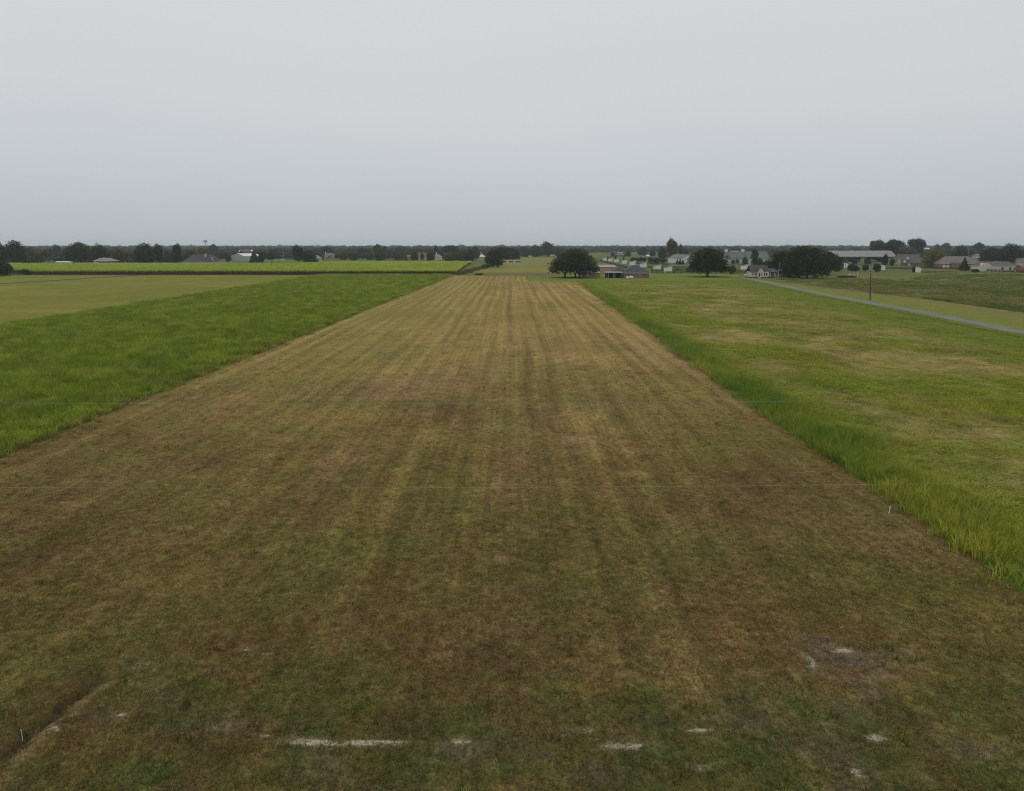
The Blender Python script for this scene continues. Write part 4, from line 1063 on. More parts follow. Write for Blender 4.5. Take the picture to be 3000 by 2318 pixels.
def building(name, label, cat, x0, x1, eave, ridge, depth, roof, wall_m, roof_m, ybase=None, Y=None, yaw=0.0, opens=(), ov=.5, group=None, ridge_half=None, fascia='white', chimney=None, front_ridge=False, zmul=1):
    if Y is None: Y = Yb(ybase)
    W = Xa(x1, Y) - Xa(x0, Y)
    e = Za(eave, Y); rg = Za(ridge, Y if front_ridge else Y + depth / 2)
    root = empty(name, (Xa(.5 * (x0 + x1), Y), Y + depth / 2, 0), yaw)
    tag(root, label, cat, group)
    ax = {'gx': 'X', 'gy': 'Y'}.get(roof)
    walls(W, depth, e - (.0 if ax else .02), rg, ax).build('wall', M[wall_m], root)
    if ax: rf = gable_roof(W, depth, e, rg, ax, ov).build('roof', M[roof_m], root)
    else: rf = hip_roof(W, depth, e, rg, ov, ridge_half).build('roof', M[roof_m], root)
    if not ax and fascia:
        a, b = W / 2 + ov, depth / 2 + ov
        f = MB(); f.box(-a, a, -b - .03, -b + .05, e - .22, e - .01); f.box(-a, a, b - .05, b + .03, e - .22, e - .01)
        f.box(-a - .03, -a + .05, -b + .05, b - .05, e - .22, e - .01); f.box(a - .05, a + .03, -b + .05, b - .05, e - .22, e - .01)
        f.build('fascia', M[fascia], root)
    for o_ in opens: opening(root, W, depth, *o_)
    if chimney:
        cx, ctop, cm, cw = chimney
        px = Xa(cx, Y) - Xa(.5 * (x0 + x1), Y); zt = Za(ctop, Y + depth * .3)
        cb = MB().box(-cw / 2, cw / 2, -cw / 2, cw / 2, e, zt).build('chimney', M[cm], rf, loc=(px, -depth * .15, 0))
        MB().box(-cw * .62, cw * .62, -cw * .62, cw * .62, zt, zt + .15).build('cap', M['taupe_shingle'], cb)
    return root, W, e, rg, Y
def win(u, z=1.0, w=1.1, h=1.3, face='front', mat='glass', trim='white'): return (face, u, z, w, h, 'window', mat, trim)
def door(u, w=1.0, h=2.1, face='front', mat='white', trim='white', z=0.0): return (face, u, z, w, h, 'door', mat, trim)

# brick house with carport, near end of the lane
bh, W, e, rg, Yf = building('brick_house', 'low red brick house with dark hip roof beside the white gas tanks', 'house', 1828, 1903, 799.5, 777, 12.5, 'hip', 'brick', 'shingle', ybase=815, ov=.55, ridge_half=.9,
                            opens=[win(.30, 1.0, 1.0, 1.2, 'left'), door(.6, face='left', mat='white')])
MB().box(-.35, .35, -.35, .35, rg - .9, rg - .15).build('roof_vent', M['dark'], bh, loc=(-1.6, .6, 0))
MB().box(W / 2 - .12, W / 2 + .02, -6.32, -6.24, .1, e - .2).build('downpipe', M['white'], bh)
# lower hip wing behind the carport
wg = hip_roof(7.0, 9.0, e - .05, e + 2.6, .4, .4).build('wing_roof', M['shingle'], bh, loc=(-W / 2 - 1.2, 3.0, 0))
MB().box(-3.4, 2.2, -4.2, 4.2, 0, e - .08).build('wing_wall', M['brick'], bh, loc=(-W / 2 - 2.2, 3.6, 0))
cp = empty('carport', (Xa(1799, Yf), Yf + 1.6, 0)); tag(cp, 'open carport with pale flat metal roof left of the brick house', 'carport')
cw = Xa(1825, Yf) - Xa(1773, Yf)
MB().box(-cw / 2, cw / 2 - .6, -2.6, 3.2, 2.75, 2.95).build('roof', M['white_metal'], cp)
for sx in (-cw / 2 + 1.4, 0.3):
    for sy in (-2.3, 2.9): MB().box(sx - .06, sx + .06, sy - .06, sy + .06, 0, 2.75).build('post', M['white'], cp)
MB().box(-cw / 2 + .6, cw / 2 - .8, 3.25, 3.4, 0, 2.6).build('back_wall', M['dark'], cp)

def capsule_prof(r_, L_, n=6):
    p = [(r_ * math.sin(math.pi / 2 * k / n) + .001, -L_ / 2 - r_ * .6 * math.cos(math.pi / 2 * k / n)) for k in range(n + 1)]
    return p + [(q[0], -q[1]) for q in reversed(p)]
def gas_tank(label, x, yb, L_, r_, yaw):
    X0, Y0 = G(x, yb)
    root = empty('gas_tank', (X0, Y0, 0), yaw); tag(root, label, 'gas tank')
    MB().lathe(capsule_prof(r_, L_), 16, 'X', (0, 0, r_ + .3)).build('tank', M['white'], root, True)
    MB().lathe([(.18, 0), (.18, .18), (.12, .26)], 10, 'Z', (0, 0, 2 * r_ + .27)).build('dome_cover', M['white'], root, True)
    for sx in (-L_ * .35, L_ * .35): MB().box(sx - .1, sx + .1, -r_ * .6, r_ * .6, 0, .5).build('foot', M['grey_wall'], root)
    return root
gas_tank('larger white gas tank lying lengthwise before the brick house', 1848.5, 817.5, 1.7, .52, .05)
gas_tank('smaller white gas tank seen end on at the brick house', 1837.5, 818.5, .9, .48, 1.15)
gas_tank('lone small white gas tank on the grass left of the cottage', 2185, 810, 1.1, .42, .1)

def car(label, x, yb, yaw, paint='car_white', van=False, Y=None, cat='car'):
    if Y is None: X0, Y0 = G(x, yb)
    else: X0, Y0 = Xa(x, Y), Y
    root = empty('parked_van' if van else 'parked_car', (X0, Y0, 0), yaw); tag(root, label, 'van' if van else 'car')
    L_, w = 4.6, 1.8
    lo = [(-2.3, .35), (2.3, .35), (2.32, .75), (1.2, .95), (-2.25, 1.0), (-2.32, .7)] if not van else [(-2.5, .35), (2.5, .35), (2.55, .85), (1.7, 1.1), (-2.5, 1.1)]
    hi = [(-2.0, .98), (.95, .96), (.25, 1.45), (-1.35, 1.47)] if not van else [(-2.48, 1.1), (1.68, 1.1), (1.1, 1.95), (-2.4, 2.0)]
    def ext(p, ww, inset=0):
        m = MB(); n = len(p)
        m.add([(a, -ww / 2, b) for a, b in p] + [(a, ww / 2, b) for a, b in p], [tuple(range(n)), tuple(range(2 * n - 1, n - 1, -1))] + [(k, k + n, (k + 1) % n + n, (k + 1) % n) for k in range(n)])
        return m
    ext(lo, w).build('body', M[paint], root)
    ext(hi, w * .88).build('cabin', M[paint], root)
    zc = .98 if not van else 1.15; zt = 1.42 if not van else 1.8
    for s in (-1, 1):
        y_ = s * (w * .44 + .012)
        MB().add([(-1.6, y_, zc + .06), (.55, y_, zc + .06), (.15, y_, zt), (-1.25, y_, zt)], [(0, 1, 2, 3)]).build('window', M['glass'], root)
        for wx in (-1.4, 1.4):
            wh = MB().lathe([(.33, -.1), (.33, .1)], 14, 'Y', (wx, s * (w / 2 - .08), .33)).build('wheel', M['rubber'], root)
            MB().lathe([(.19, -.012), (.19, .012)], 10, 'Y', (wx, s * (w / 2 + .03), .33)).build('rim', M['steel'], wh)
        MB().box(2.2 if not van else 2.46, 2.34 if not van else 2.56, s * .62 - .18, s * .62 + .18, .62, .76).build('headlight', M['white'], root)
    return root
car('silver car parked in the shade of the carport', 1800, 811.5, -1.45, 'car_silver')
car('white car half hidden behind the cane left of the grey roofed house', 233, None, .1, 'car_white', Y=626)
car('white car left of two among the yard vehicles beyond the cane', 808, 764, .2, 'car_white')
car('white van right of two among the yard vehicles beyond the cane', 827, 764, .0, 'car_white', True)
car('maroon car beside the leafy tree at the brick ranch', 2750, 785, .1, 'car_red')
car('white van parked between the leafy tree and the brick ranch', 2736, 782, .3, 'car_white', True)
car('white car by the fence right of the white building', 2985, 797, .1, 'car_white')

# pink metal buildings behind the live oak
building('metal_barn', 'pink metal barn with pale roof behind the carport', 'barn', 1700, 1803, 783, 777, 10, 'gx', 'pink', 'pale_roof', Y=Yb(803), ov=.25)
building('storage_shed', 'low pink shed under the branches of the big live oak', 'shed', 1706, 1758, 800, 797, 5, 'gx', 'pink', 'pale_roof', Y=Yb(811.5), ov=.15, opens=[door(.3, .9, 1.8)])

# white run-in sheds in the paddocks
def run_in(label, x0, x1, ytop, ybase, high='right', group='white run-in sheds in the horse paddocks'):
    Y = Yb(ybase); W = Xa(x1, Y) - Xa(x0, Y); D = W * .95
    hh = Za(ytop, Y); hl = hh * .74
    root = empty('run_in_shed', (Xa(.5 * (x0 + x1), Y), Y + D / 2, 0)); tag(root, label, 'shed', group)
    s = 1 if high == 'right' else -1
    zl, zr = (hl, hh) if s == 1 else (hh, hl)
    a, b, t = W / 2, D / 2, .08
    for sy, nm in ((-1, 'side_wall'), (1, 'side_wall')):
        y0, y1 = (sy * b - t / 2, sy * b + t / 2)
        m = MB(); q = [(-a, 0.12), (a, 0.12), (a, zr), (-a, zl)]
        m.add([(px, y0, pz) for px, pz in q] + [(px, y1, pz) for px, pz in q], [(0, 1, 2, 3), (7, 6, 5, 4), (0, 4, 5, 1), (1, 5, 6, 2), (2, 6, 7, 3), (3, 7, 4, 0)])
        m.build(nm, M['shed_white'], root)
    MB().box(-s * a - t / 2, -s * a + t / 2, -b + t, b - t, .12, hl - .02).build('back_wall', M['shed_white'], root)
    for sy in (-1, 0, 1): MB().box(s * a - .08, s * a + .08, sy * (b - .14) - .08, sy * (b - .14) + .08, 0, hh - .05).build('post', M['wood_pole'], root)
    k = (hh - hl) / W; o1, o2 = .25, W * .28
    xl, xr = (-a - o1, a + o2) if s == 1 else (-a - o2, a + o1)
    zf = lambda px: (zl + zr) / 2 + s * k * px + .04
    p = [(xl, -b - .25, zf(xl)), (xr, -b - .25, zf(xr)), (xr, b + .25, zf(xr)), (xl, b + .25, zf(xl))]
    MB().add(p + [(q[0], q[1], q[2] + .1) for q in p], [(3, 2, 1, 0), (4, 5, 6, 7), (0, 1, 5, 4), (1, 2, 6, 5), (2, 3, 7, 6), (3, 0, 4, 7)]).build('roof', M['slate_metal'], root)
    MB().box(-a + .05, a - .05, b - .12, b - .06, .15, min(zl, zr) - .1).build('inner_shade_panel', M['dark'], root)  # near-black panel added inside, painting the shade of the open shed
    return root
ordn = ('leftmost and farthest', 'second from left', 'third from left', 'fourth from left', 'fifth from left', 'sixth from left', 'seventh from left', 'eighth and nearest')
for k, a in enumerate([(1767, 1777.3, 755, 765.5), (1783.5, 1794.5, 755.5, 766.5), (1800.8, 1812.8, 758, 769), (1823, 1836, 761, 773), (1847, 1861.5, 764, 779), (1878.5, 1894, 769, 784), (1917.5, 1936, 775.5, 792), (1948.5, 1968.5, 780, 799)]):
    run_in('%s of the eight white sheds in a diagonal row' % ordn[k], *a)
run_in('white slant roofed shed left of the cottage roof, before the stable', 2176, 2197, 775, 792)
run_in('white slant roofed shed before the left end of the long open barn', 2471.5, 2484, 769, 785, 'left')
run_in('white slant roofed shed right of the tall dark shrub near the power pole', 2578.5, 2593, 774.5, 792, 'left')
run_in('white slant roofed shed with dark open side before the yellow and brick house', 2681, 2698, 781, 799, 'left')

# white cottage
Y0 = Yb(815); ct = empty('cottage', (Xa(2226, Y0), Y0, 0), .0); tag(ct, 'small cream white wooden cottage with grey roof, front gable and porch', 'house')
mpp = (Xa(2227, Y0) - Xa(2226, Y0)); ec, rc = Za(796, Y0) , Za(778.5, Y0 + 4)
def pxm(x): return (x - 2226) * mpp
xl, xr = pxm(2201), pxm(2251)
MB().box(xl, xr, .6, 7.6, .5, ec).build('wall', M['cream'], ct)
r_ = gable_roof(xr - xl, 7.0, ec, rc, 'X', .45).build('roof', M['shingle'], ct, loc=((xl + xr) / 2, 4.1, 0))
gw = pxm(2236) - pxm(2217); gc = (pxm(2236) + pxm(2217)) / 2; gz = Za(783, Y0)
m = MB(); m.add([(gc - gw / 2, -.6, .5), (gc + gw / 2, -.6, .5), (gc + gw / 2, -.6, ec), (gc, -.6, gz), (gc - gw / 2, -.6, ec), (gc - gw / 2, .6, .5), (gc + gw / 2, .6, .5), (gc + gw / 2, .6, ec), (gc, 4.0, gz), (gc - gw / 2, .6, ec)],
                [(0, 1, 2, 3, 4), (1, 6, 7, 2), (5, 0, 4, 9), (4, 3, 8, 9), (2, 7, 8, 3), (0, 5, 6, 1)])
m.build('front_gable', M['cream'], ct)
m = MB(); dz = (gz - ec) / (gw / 2)
for s in (-1, 1):
    p = [(gc + s * (gw / 2 + .3), -.95, ec - dz * .3 + .06), (gc + s * (gw / 2 + .3), 1.2, ec - dz * .3 + .06), (gc, 4.2, gz + .06), (gc, -.95, gz + .06)]
    m.add(p + [(q[0], q[1], q[2] + .14) for q in p], [(0, 1, 2, 3), (7, 6, 5, 4), (0, 4, 5, 1), (1, 5, 6, 2), (2, 6, 7, 3), (3, 7, 4, 0)])
m.build('gable_roof', M['shingle'], ct)
MB().box(pxm(2232), xr, -.3, .6, .5, ec - .1).build('bay', M['cream'], ct)
def cwin(x, y_, z0, w, h, nm='window', mat='glass'):
    p = MB().box(pxm(x) - w / 2, pxm(x) + w / 2, y_ - .05, y_ + .02, z0, z0 + h).build(nm, M[mat], ct); f = MB(); t = .09; X0 = pxm(x)
    f.box(X0 - w / 2 - t, X0 - w / 2, y_ - .09, y_ + .01, z0 - t, z0 + h + t); f.box(X0 + w / 2, X0 + w / 2 + t, y_ - .09, y_ + .01, z0 - t, z0 + h + t)
    f.box(X0 - w / 2, X0 + w / 2, y_ - .09, y_ + .01, z0 + h, z0 + h + t); f.box(X0 - w / 2, X0 + w / 2, y_ - .09, y_ + .01, z0 - t, z0); f.build('frame', M['white'], p)
cwin(2206, .6, 1.25, .55, 1.35); cwin(2214, .6, 1.25, .5, 1.2); cwin(2222.5, -.6, .55, .75, 2.0, 'door', 'dark'); cwin(2229.5, -.6, 1.2, .5, 1.1)
cwin(2238, -.3, 1.2, .75, 1.5); cwin(2244.5, -.3, 1.2, .75, 1.5)
MB().box(pxm(2218), pxm(2227), -1.7, -.62, 0, .28).build('step', M['grey_wall'], ct); MB().box(pxm(2219.5), pxm(2225.5), -1.25, -.62, .28, .48).build('step', M['grey_wall'], ct)
MB().box(xr, pxm(2281), .2, 6.5, .35, .5).build('porch_floor', M['taupe_shingle'], ct)
MB().box(xr, pxm(2274), 3.4, 7.0, .5, ec - .2).build('porch_wall', M['pink'], ct)
m = MB(); p = [(xr - .1, -.1, ec - .35), (pxm(2282), -.1, ec - .35), (pxm(2282), 7.2, ec + 1.2), (xr - .1, 7.2, ec + 1.2)]
m.add(p + [(q[0], q[1], q[2] + .14) for q in p], [(3, 2, 1, 0), (4, 5, 6, 7), (0, 1, 5, 4), (1, 2, 6, 5), (2, 3, 7, 6), (3, 0, 4, 7)]).build('porch_roof', M['shingle'], ct)
for x_ in (2252.5, 2257, 2268.5, 2273, 2279): MB().box(pxm(x_) - .1, pxm(x_) + .1, .3, .5, .5, ec - .3).build('porch_column', M['white'], ct)
for x_ in (2203, 2212, 2228, 2238, 2249):
    for y_ in (.9, 7.2): MB().box(pxm(x_) - .2, pxm(x_) + .2, y_ - .2, y_ + .2, 0, .5).build('pier', M['dark_brick'], ct)

# stable with cupolas
st, W, e, rg, Ys = building('stable', 'long stable with slate grey roof and two white cupolas', 'stable', 2133, 2252, 757, 737, 20, 'gx', 'cream', 'slate_metal', ybase=773, ov=.8,
    opens=[door(.12, 3.0, 3.4, mat='dark'), win(.28, 1.2, 1.2, 1.2), win(.40, 1.2, 1.2, 1.2), win(.55, 1.2, 1.2, 1.2), door(.68, 3.0, 3.2, mat='dark'), win(.82, 1.2, 1.2, 1.2), door(.93, 2.6, 3.0, mat='dark')])
for cx in (2135.5, 2184):
    px = Xa(cx, Ys + 10) - Xa(2192.5, Ys + 10)
    cu = empty('cupola', (0, 0, 0)); cu.parent = st
    MB().box(px - 1.15, px + 1.15, -1.15, 1.15, rg - .4, rg + 2.0).build('cupola_wall', M['white'], cu)
    MB().add([(px - 1.4, -1.4, rg + 2.0), (px + 1.4, -1.4, rg + 2.0), (px + 1.4, 1.4, rg + 2.0), (px - 1.4, 1.4, rg + 2.0), (px, 0, rg + 2.9)], [(3, 2, 1, 0), (0, 1, 4), (1, 2, 4), (2, 3, 4), (3, 0, 4)]).build('cupola_roof', M['slate_metal'], cu)
px0, px1 = Xa(2149, Ys + 10) - Xa(2192.5, Ys + 10), Xa(2172, Ys + 10) - Xa(2192.5, Ys + 10)
MB().box(px0, px1, -.8, .8, rg - .1, rg + .55).build('ridge_vent', M['white'], st)

# long open barn: roof in sheets on posts, white boats and trailers stored below
Yo = Yb(768); D = 25.0; W = Xa(2626, Yo) - Xa(2440, Yo); e = Za(752.5, Yo); rg = Za(735, Yo + D / 2)
ob = empty('open_barn', (Xa(2533, Yo), Yo + D / 2, 0)); tag(ob, 'long open sided barn with pale grey metal roof on posts', 'barn')
npn = 12
for k in range(npn):
    a0, a1 = -W / 2 + k * W / npn, -W / 2 + (k + 1) * W / npn
    for s in (-1, 1):
        for (v0, v1, dz_) in ((0, .52, .0), (.48, 1.0, .07)):
            y0, y1 = s * D / 2 * (1 - v0), s * D / 2 * (1 - v1); z0, z1 = e + (rg - e) * v0 + dz_, e + (rg - e) * v1 + dz_
            jig = .05 * ((k * 7 + int(v0 * 10)) % 3)
            p = [(a0 + .02, y0, z0 + jig), (a1 - .02, y0, z0 + jig), (a1 - .02, y1, z1 + jig), (a0 + .02, y1, z1 + jig)]
            MB().add(p + [(q[0], q[1], q[2] + .05) for q in p], [(0, 1, 2, 3), (7, 6, 5, 4), (0, 4, 5, 1), (1, 5, 6, 2), (2, 6, 7, 3), (3, 7, 4, 0)]).build('roof_panel', M['galv'], ob)
for k in range(npn + 1):
    a0 = -W / 2 + k * W / npn
    a0 = max(-W / 2 + .2, min(W / 2 - .2, a0))
    for y_ in (-D / 2 + .3, D / 2 - .3): MB().box(a0 - .16, a0 + .16, y_ - .16, y_ + .16, 0, e - .02).build('post', M['fence'], ob)
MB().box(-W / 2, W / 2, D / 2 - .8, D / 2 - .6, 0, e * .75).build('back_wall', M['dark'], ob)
for (a, b) in ((.04, .11), (.47, .545), (.86, .995)):
    MB().box(-W / 2 + a * W, -W / 2 + b * W, -D / 2 + 4, -D / 2 + 9, 0, e * .93).build('stall_block', M['cream'], ob)
MB().box(-W / 2, W / 2, -D / 2 + .1, -D / 2 + .2, e - .45, e - .05).build('eave_beam', M['dark'], ob)
def boat(label, x, Y, L_, yaw):
    root = empty('stored_boat', (Xa(x, Y), Y, 0), yaw); tag(root, label, 'boat')
    m = MB(); n = 9; sec = []
    for k in range(n):
        t = k / (n - 1); w = 1.05 * (1 - max(0, t - .45) ** 1.7 * 2.4); w = max(w, .04)
        X0 = -L_ / 2 + t * L_; kz = .85 + .5 * max(0, t - .5) ** 2 * 2
        sec += [(X0, 0, kz), (X0, -w * .8, kz + .35), (X0, -w, 1.75 + .25 * t), (X0, w, 1.75 + .25 * t), (X0, w * .8, kz + .35)]
    fs = [(k * 5 + q, k * 5 + (q + 1) % 5, (k + 1) * 5 + (q + 1) % 5, (k + 1) * 5 + q) for k in range(n - 1) for q in range(5)] + [(4, 3, 2, 1, 0), tuple(range((n - 1) * 5, n * 5))]
    m.add(sec, fs).build('hull', M['car_white'], root)
    MB().box(-L_ * .15, L_ * .1, -.5, .5, 1.75, 2.35).build('console', M['white'], root)
    tr = MB(); tr.box(-L_ * .45, L_ * .6, -.08, .08, .5, .62); tr.box(-L_ * .2, -L_ * .14, -1.1, 1.1, .42, .54); tr.box(-L_ * .12, -L_ * .06, -.5, .5, .62, 1.1); tr.box(L_ * .2, L_ * .25, -.3, .3, .62, 1.1)
    tr.build('trailer', M['steel'], root)
    for s in (-1, 1): MB().lathe([(.34, -.1), (.34, .1)], 12, 'Y', (-L_ * .17, s * 1.15, .34)).build('wheel', M['rubber'], root)
boat('white boat on a trailer in the middle bays of the open barn', 2506, Yo + 6, 7.0, .15)
boat('white boat on a trailer in the right bays of the open barn', 2556, Yo + 5, 8.5, -.1)

# houses on the right
yh, W, e, rg, Yy = building('brick_house', 'brick house with steep brown roof and white gables beside a yellow wing', 'house', 2636, 2700, 770, 746, 12, 'gx', 'brick', 'brown_shingle', ybase=779.5, ov=.4,
    opens=[door(.42, 1.6, 2.2), win(.62), win(.8), win(.15)])
w2 = Xa(2638, Yy) - Xa(2624, Yy)
MB().add([(-w2 / 2, 0, 0), (w2 / 2, 0, 0), (w2 / 2, 0, 2.9), (0, 0, 7.2), (-w2 / 2, 0, 2.9), (-w2 / 2, 8, 0), (w2 / 2, 8, 0), (w2 / 2, 8, 2.9), (0, 8, 7.2), (-w2 / 2, 8, 2.9)],
         [(0, 1, 2, 3, 4), (6, 5, 9, 8, 7), (5, 0, 4, 9), (1, 6, 7, 2), (0, 5, 6, 1), (4, 3, 8, 9), (3, 2, 7, 8)]).build('yellow_wing', M['yellow'], yh, loc=(-W / 2 - w2 / 2 + .8, -6.2, 0))
gable_roof(w2, 8, 2.9, 7.25, 'Y', .25, .12).build('wing_roof', M['brown_shingle'], yh, loc=(-W / 2 - w2 / 2 + .8, -2.2, 0))
for (gx_, gz0, gh, gw_, yy_) in ((2648, 2.7, 2.6, 3.4, -6.6), (2660, 5.2, 2.4, 3.6, -4.2)):
    px = Xa(gx_, Yy) - Xa(2668, Yy)
    g_ = MB().add([(px - gw_ / 2, yy_, gz0), (px + gw_ / 2, yy_, gz0), (px, yy_, gz0 + gh), (px - gw_ / 2, yy_ + 3.5, gz0), (px + gw_ / 2, yy_ + 3.5, gz0), (px, yy_ + 3.5, gz0 + gh)], [(0, 1, 2), (5, 4, 3), (0, 2, 5, 3), (1, 4, 5, 2), (0, 3, 4, 1)]).build('gable', M['white'], yh)
    m = MB()
    for s in (-1, 1):
        p = [(px + s * (gw_ / 2 + .25), yy_ - .2, gz0 - .1), (px + s * (gw_ / 2 + .25), yy_ + 3.6, gz0 - .1), (px, yy_ + 3.6, gz0 + gh + .08), (px, yy_ - .2, gz0 + gh + .08)]
        m.add(p + [(q[0], q[1], q[2] + .1) for q in p], [(0, 1, 2, 3), (7, 6, 5, 4), (0, 4, 5, 1), (1, 5, 6, 2), (2, 6, 7, 3), (3, 7, 4, 0)])
    m.build('gable_roof', M['brown_shingle'], g_)
rn, W, e, rg, Yr_ = building('ranch_house', 'wide brick ranch house with taupe hip roof and white garage doors', 'house', 2762, 2874, 771.5, 751, 16, 'hip', 'brick', 'taupe_shingle', ybase=786, ov=.6, ridge_half=8.5,
    opens=[('front', .045, 0, 2.6, 2.2, 'door', 'white', 'white'), ('front', .12, 0, 2.6, 2.2, 'door', 'white', 'white'), win(.30), win(.42), door(.52, 1.1, 2.2, mat='dark'), win(.66), win(.80), win(.92)])
hip_roof(9, 8, e - .05, e + 3.2, .4, .5).build('wing_roof', M['taupe_shingle'], rn, loc=(-W * .16, -5.2, 0))
MB().box(-4.4, 4.4, -3.8, 3.0, 0, e - .1).build('wing_wall', M['brick'], rn, loc=(-W * .16, -5.3, 0))
wb, W, e, rg, Yw = building('long_building', 'long white plank building with grey brown roof behind the fence', 'building', 2870, 2973, 779.5, 766.5, 9, 'hip', 'cream', 'brown_shingle', ybase=795, ov=.35, ridge_half=9.5,
    opens=[win(.26, 1.0, .7, 1.2, mat='dark'), win(.64, .9, 1.1, 1.5, mat='dark', trim='brown_shingle'), win(.86, .9, 1.1, 1.5, mat='dark', trim='brown_shingle')])
w3 = Xa(2902, Yw) - Xa(2869, Yw)
MB().add([(-w3 / 2, 0, 0), (w3 / 2, 0, 0), (w3 / 2, 0, e), (w3 / 4, 0, e + 1.6), (-w3 / 4, 0, e + 1.6), (-w3 / 2, 0, e), (-w3 / 2, 4, 0), (w3 / 2, 4, 0), (w3 / 2, 4, e), (w3 / 4, 4, e + 1.6), (-w3 / 4, 4, e + 1.6), (-w3 / 2, 4, e)],
         [(0, 1, 2, 3, 4, 5), (11, 10, 9, 8, 7, 6), (0, 6, 7, 1), (1, 7, 8, 2), (2, 8, 9, 3), (3, 9, 10, 4), (4, 10, 11, 5), (5, 11, 6, 0)]).build('end_gable', M['cream'], wb, loc=(-W / 2 + w3 / 2 - .2, -4.9, 0))
MB().box(W / 2 - .9, W / 2 + .06, -4.56, -3.6, 0, 2.2).build('door', M['taupe_shingle'], wb)
building('house', 'pale house with light roof at the right edge behind the big tree', 'house', 2984, 3040, 768, 755, 10, 'gx', 'cream', 'grey_shingle', ybase=776, opens=[win(.2), win(.6)])
building('brick_outbuilding', 'small brick building cut off by the right edge by the fence', 'building', 2994, 3040, 784, 778, 6, 'gx', 'brick', 'taupe_shingle', ybase=798, opens=[win(.3)])
building('far_house', 'pale flat roofed house in the trees above the white building', 'house', 2849, 2872, 748.5, 744.5, 12, 'gx', 'cream', 'galv', Y=980, opens=[win(.3), win(.7)])
building('far_house', 'tiny white roofed house in the trees right of the tallest dark tree', 'house', 2712, 2722, 729, 726.5, 12, 'gx', 'cream', 'white_metal', Y=1500)
db, W, e, rg, Yd = building('dark_house', 'dark brick house with three white dormers beyond the sheds', 'house', 1794, 1834, 745.5, 736.5, 14, 'gx', 'dark_brick', 'shingle', ybase=752, ov=.5,
    opens=[win(.2, 1, 1.4, 1.8), win(.35, 1, 1.4, 1.8), door(.5, 1.6, 2.4), win(.65, 1, 1.4, 1.8), win(.8, 1, 1.4, 1.8)])
for cx in (1811.5, 1817, 1822.5):
    px = Xa(cx, Yd) - Xa(1814, Yd)
    d_ = MB().add([(px - .95, -5.4, e + .2), (px + .95, -5.4, e + .2), (px + .95, -5.4, e + 2.4), (px, -5.4, e + 3.2), (px - .95, -5.4, e + 2.4), (px - .95, -1, e + .2), (px + .95, -1, e + .2), (px + .95, -1, e + 2.4), (px, -1, e + 3.2), (px - .95, -1, e + 2.4)],
             [(0, 1, 2, 3, 4), (6, 5, 9, 8, 7), (5, 0, 4, 9), (1, 6, 7, 2), (4, 3, 8, 9), (3, 2, 7, 8)]).build('dormer', M['white'], db)
    MB().box(px - .4, px + .4, -5.46, -5.38, e + .8, e + 2.1).build('pane', M['glass'], d_)
MB().box(-W * .33, W * .33, -9.2, -7.0, e - .5, e - .2).build('porch_roof', M['white'], db)
for k in range(5): MB().box(-W * .32 + k * W * .16 - .15, -W * .32 + k * W * .16 + .15, -9.1, -8.8, 0, e - .5).build('porch_column', M['white'], db)
building('white_barn', 'white gabled metal barn with grey roof left of the single trunk oak', 'barn', 1984, 2024, 757, 746.5, 26, 'gy', 'white_metal', 'slate_metal', Y=Yb(771), yaw=.30, ov=.3, front_ridge=True, opens=[door(.5, 3.2, 3.4, mat='white'), win(.2, 1.4, 1, 1, 'left'), win(.5, 1.4, 1, 1, 'left')])

# houses beyond the cane
building('grey_roof_house', 'small house with pale grey hip roof just behind the cane', 'house', 274, 328, 765, 755.5, 11, 'hip', 'taupe_shingle', 'grey_shingle', Y=622, ov=.5, ridge_half=4.2, opens=[door(.16, 3.0, 2.2, mat='white'), win(.45), win(.72)], chimney=(299, 753.5, 'white', .5))
dr, W, e, rg, Yk = building('dark_roof_house', 'wide house with dark blue grey roof and pale chimney behind the cane', 'house', 538, 632, 767.3, 745.5, 15, 'hip', 'cream', 'shingle', Y=596, ov=.5, ridge_half=8, opens=[win(.3), win(.45), win(.6), win(.8)], chimney=(597, 743.5, 'cream', 1.2))
gxp = Xa(620, Yk) - Xa(585, Yk)
g_ = MB().add([(gxp - 2.2, -9.2, e - .3), (gxp + 2.2, -9.2, e - .3), (gxp, -9.2, e + 3.4), (gxp - 2.2, -2, e - .3), (gxp + 2.2, -2, e - .3), (gxp, -2, e + 3.4)], [(0, 1, 2), (5, 4, 3), (0, 2, 5, 3), (1, 4, 5, 2), (0, 3, 4, 1)]).build('front_gable', M['taupe_shingle'], dr)
m = MB()
for s in (-1, 1):
    p = [(gxp + s * 2.5, -9.5, e - .6), (gxp + s * 2.5, -2, e - .6), (gxp, -2, e + 3.5), (gxp, -9.5, e + 3.5)]
    m.add(p + [(q[0], q[1], q[2] + .14) for q in p], [(0, 1, 2, 3), (7, 6, 5, 4), (0, 4, 5, 1), (1, 5, 6, 2), (2, 6, 7, 3), (3, 7, 4, 0)])
m.build('gable_roof', M['grey_shingle'], g_)
MB().box(gxp - 2, gxp + 2, -9.1, -5, 0, e - .3).build('porch_wall', M['cream'], dr)
building('metal_barn', 'white metal barn with grey gable end beyond the cane', 'barn', 684, 731, 751, 743.3, 30, 'gy', 'grey_wall', 'white_metal', Y=770, yaw=-.28, ov=.1, front_ridge=True, opens=[win(.5, 1.5, 1, 1, 'right')])
building('barn', 'rusty brown roofed barn behind the white metal barn', 'barn', 698, 730, 745, 733, 18, 'gy', 'red_metal', 'red_metal', Y=1000, yaw=-.35, ov=.4, front_ridge=True)
building('metal_shed', 'white roofed building behind the rusty barn', 'building', 699, 737, 741, 732.5, 16, 'gx', 'white_metal', 'white_metal', Y=1040, ov=.2)
